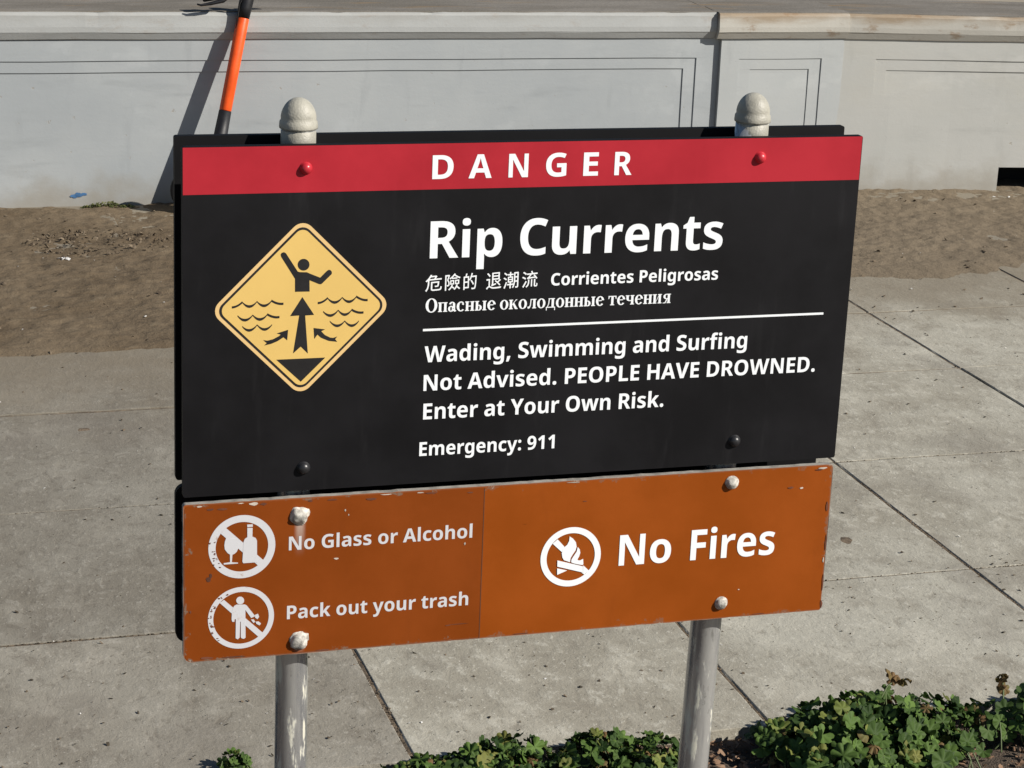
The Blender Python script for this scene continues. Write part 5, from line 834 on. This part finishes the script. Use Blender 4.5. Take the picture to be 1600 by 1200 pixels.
def mallow(label, spots, n, size, seed, hmax, brown=.06, loc=None):
    """spots: (x, y, radius, height) mounds that the leaves cover"""
    rg = random.Random(seed); S_ = Soup(); bmS = bmesh.new()
    cx = sum(q[0] for q in spots)/len(spots); cy = sum(q[1] for q in spots)/len(spots); O = Vector((cx, cy, 0))
    t = thing('mallow_plant', label, 'plant', O, 'mallow plants along the edge of the planting bed')
    wts = [q[2]**2*q[3] for q in spots]
    for i in range(n):
        x, y, r_, h = rg.choices(spots, wts)[0]
        a = rg.uniform(0, 2*math.pi); d = math.sqrt(rg.random()); px, py = x+r_*d*math.cos(a), y+r_*d*math.sin(a)
        top = h*math.sqrt(max(.03, 1-d*d))*(1+.35*fbm(px*7, py*7, seed))
        z = top*(1-.75*rg.random()**1.8)+.008
        base = Vector((px+rg.gauss(0, .02), py+rg.gauss(0, .02), -.02)); c = Vector((px, py, z))
        nr = Vector(((px-x)/r_*.75+rg.gauss(0, .42)+.15, (py-y)/r_*.75+rg.gauss(0, .42)-.25, .62+rg.random()*.4))
        hd_ = Vector((rg.gauss(0, 1), rg.gauss(0, 1), rg.gauss(0, .3)))
        g_ = min(1, max(0, rg.gauss(.42, .33))); ye = .0; br = 0.
        k = rg.random()
        if k < brown: br = rg.uniform(.5, 1)
        elif k < brown+.1: ye = rg.uniform(.3, .75)
        S_.leaf(c-O, nr, hd_, size*rg.uniform(.62, 1.3)*(.75 if br else 1), (g_, ye, br), rg, .9 if br else rg.uniform(.05, .35))
        add_tube(bmS, [base-O, (base+c)/2+Vector((rg.gauss(0, .008), rg.gauss(0, .008), .01))-O, c-O], [.0022, .0018, .0013], 4, False)
    S_.build('foliage', M['leaf'], t, True)
    from_bm('stems', bmS, M['stem'], t, True)
    return t, O
def curls(t, O, items, seed):
    """withered, curled leaves on bare stalks above the foliage"""
    rg = random.Random(seed); S_ = Soup(); bmS = bmesh.new()
    for (p0, p1) in items:
        p0, p1 = Vector(p0)-O, Vector(p1)-O; mid = (p0+p1)/2+Vector((0, 0, .015))
        add_tube(bmS, [p0, mid, p1], [.003, .0025, .002], 5, False)
        for q in range(4):
            S_.leaf(p1+Vector((rg.gauss(0, .01), rg.gauss(0, .01), rg.gauss(0, .008))), Vector((rg.gauss(0, 1), rg.gauss(0, 1), .6)), Vector((rg.gauss(0, 1), rg.gauss(0, 1), .2)), .02, (.3, .2, rg.uniform(.4, .9)), rg, 1.1)
    S_.build('withered_leaves', M['leaf'], t, True); from_bm('stalks', bmS, M['stem'], t, True)

t, O = mallow('broad bushy mallow plant with scalloped leaves just right of the right post',
    [(1.71, 1.05, .12, .06), (1.82, 1.05, .14, .115), (1.96, 1.07, .14, .105), (1.80, .92, .16, .10), (2.09, 1.09, .12, .07), (1.93, .93, .13, .075), (2.06, .95, .09, .055)], 600, .0275, 11, .13)
curls(t, O, [((1.95, 1.1, .09), (2.0, 1.12, .135))], 2)
t, O = mallow('mallow plant in the far right corner of the bed with brown litter showing through',
    [(2.46, 1.06, .13, .105), (2.26, 1.08, .09, .05), (2.36, 1.0, .06, .07), (2.62, .98, .15, .12), (2.17, .97, .05, .05), (2.47, .92, .07, .06)], 250, .0285, 12, .13, .1)
curls(t, O, [((2.3, 1.08, .04), (2.315, 1.12, .10))], 5)
mallow('low mallow plant directly left of the right post', [(1.20, 1.09, .1, .06), (1.33, 1.06, .1, .05), (1.14, 1.03, .1, .055), (1.28, .95, .12, .06)], 270, .023, 13, .1)
mallow('small leaved mallow plant in the middle of the bed edge, between the posts', [(.88, 1.1, .1, .045), (.99, 1.12, .09, .06), (.77, 1.09, .1, .035), (.68, 1.07, .08, .025), (.92, 1.0, .14, .05)], 280, .022, 14, .1)
mallow('tiny mallow sprout at the pavement edge just left of the left post', [(.305, 1.235, .042, .042)], 34, .016, 15, .05, .02)

rg = random.Random(21); S_ = Soup()
for i in range(2600):
    x = rg.uniform(-1, 3.2); y = 1.19-abs(rg.gauss(0, .22))
    if y < .4: continue
    S_.flake(Vector((x, y, bed_z(x, y)+.006+rg.random()*.014)), rg.uniform(.005, .016), (min(1, max(0, rg.gauss(.5, .3))), 0, 0), rg, .6)
tag(S_.build('leaf_litter', M['litter']), 'reddish brown dry leaf litter covering the soil between the mallow plants', 'leaf litter', kind='stuff')
rg = random.Random(22); S_ = Soup()
def scatter(n, x0, x1, y0, y1, s0, s1, zf):
    for i in range(n):
        x, y = rg.uniform(x0, x1), rg.uniform(y0, y1)
        S_.flake(Vector((x, y, zf(x, y)+.001)), s0+(s1-s0)*rg.random()**3, (rg.random(), 0, 0), rg, .3)
scatter(1150, -2.5, 5, 1.22, 5.0, .0022, .0095, lambda x, y: .001)
scatter(520, -.4, 3.4, 1.22, 2.2, .002, .0075, lambda x, y: .001)
for jx in (.752, 1.70, 2.755, 3.765):
    for i in range(190): S_.flake(Vector((jx+rg.gauss(0, .0045), rg.uniform(1.22, 2.9), -.002)), rg.uniform(.002, .006), (rg.uniform(.3, 1), 0, 0), rg, .5)
for jy in (2.095, 3.105):
    for i in range(760): S_.flake(Vector((rg.uniform(-1.2, 4.2), jy+rg.gauss(0, .004), -.002)), rg.uniform(.0018, .0055), (rg.random()**2*.8, 0, 0), rg, .5)
tag(S_.build('pavement_crumbs', M['crumbs']), 'dark crumbs, seeds and grit scattered over the pale pavement', 'debris', kind='stuff')
rg = random.Random(23); S_ = Soup()
scatter(900, -2, 6.5, 4.8, 7.3, .003, .018, lambda x, y: max(0, sand_z(x, y))+.002)
tag(S_.build('sand_debris', M['weed']), 'dark twigs and dry leaf bits strewn on the drifted sand', 'debris', kind='stuff')
rg = random.Random(24); S_ = Soup()
scatter(110, -2, 6.5, 4.8, 7.3, .003, .011, lambda x, y: max(0, sand_z(x, y))+.003)
scatter(520, -2, 5, 1.3, 4.8, .0015, .0055, lambda x, y: .001)
tag(S_.build('pale_crumbs', M['pale']), 'white shell and paper crumbs on the sand and pavement', 'debris', kind='stuff')
def heap(name, label, cat, cx, cy, rx, ry, h, n, s0, s1, mat, seed):
    rg_ = random.Random(seed); S2 = Soup(); O = Vector((cx, cy, max(0, sand_z(cx, cy))))
    for i in range(n):
        a = rg_.uniform(0, 6.283); d = math.sqrt(rg_.random()); x, y = cx+rx*d*math.cos(a), cy+ry*d*math.sin(a)
        S2.flake(Vector((x, y, max(0, sand_z(x, y))+rg_.random()*h*(1-d*d)+.002))-O, rg_.uniform(s0, s1), (rg_.random(), 0, 0), rg_, .7)
    o = S2.build(name, mat); o.location = O; return tag(o, label, cat)
heap('dry_weed_clump', 'dark brown clump of dry weed on the sand near the left edge', 'weeds', .62, 6.62, .36, .26, .03, 300, .003, .014, M['weed'], 1)['kind'] = 'stuff'
heap('paper_scrap', 'crumpled white paper scrap beside the dry weed on the sand', 'litter', .42, 6.32, .022, .014, .012, 5, .012, .02, M['pale'], 2)
heap('moss_tuft', 'small green tuft at the foot of the wall beside the blue smudge', 'plant', .74, 7.37, .14, .025, .02, 130, .006, .014, M['moss'], 3)['kind'] = 'stuff'
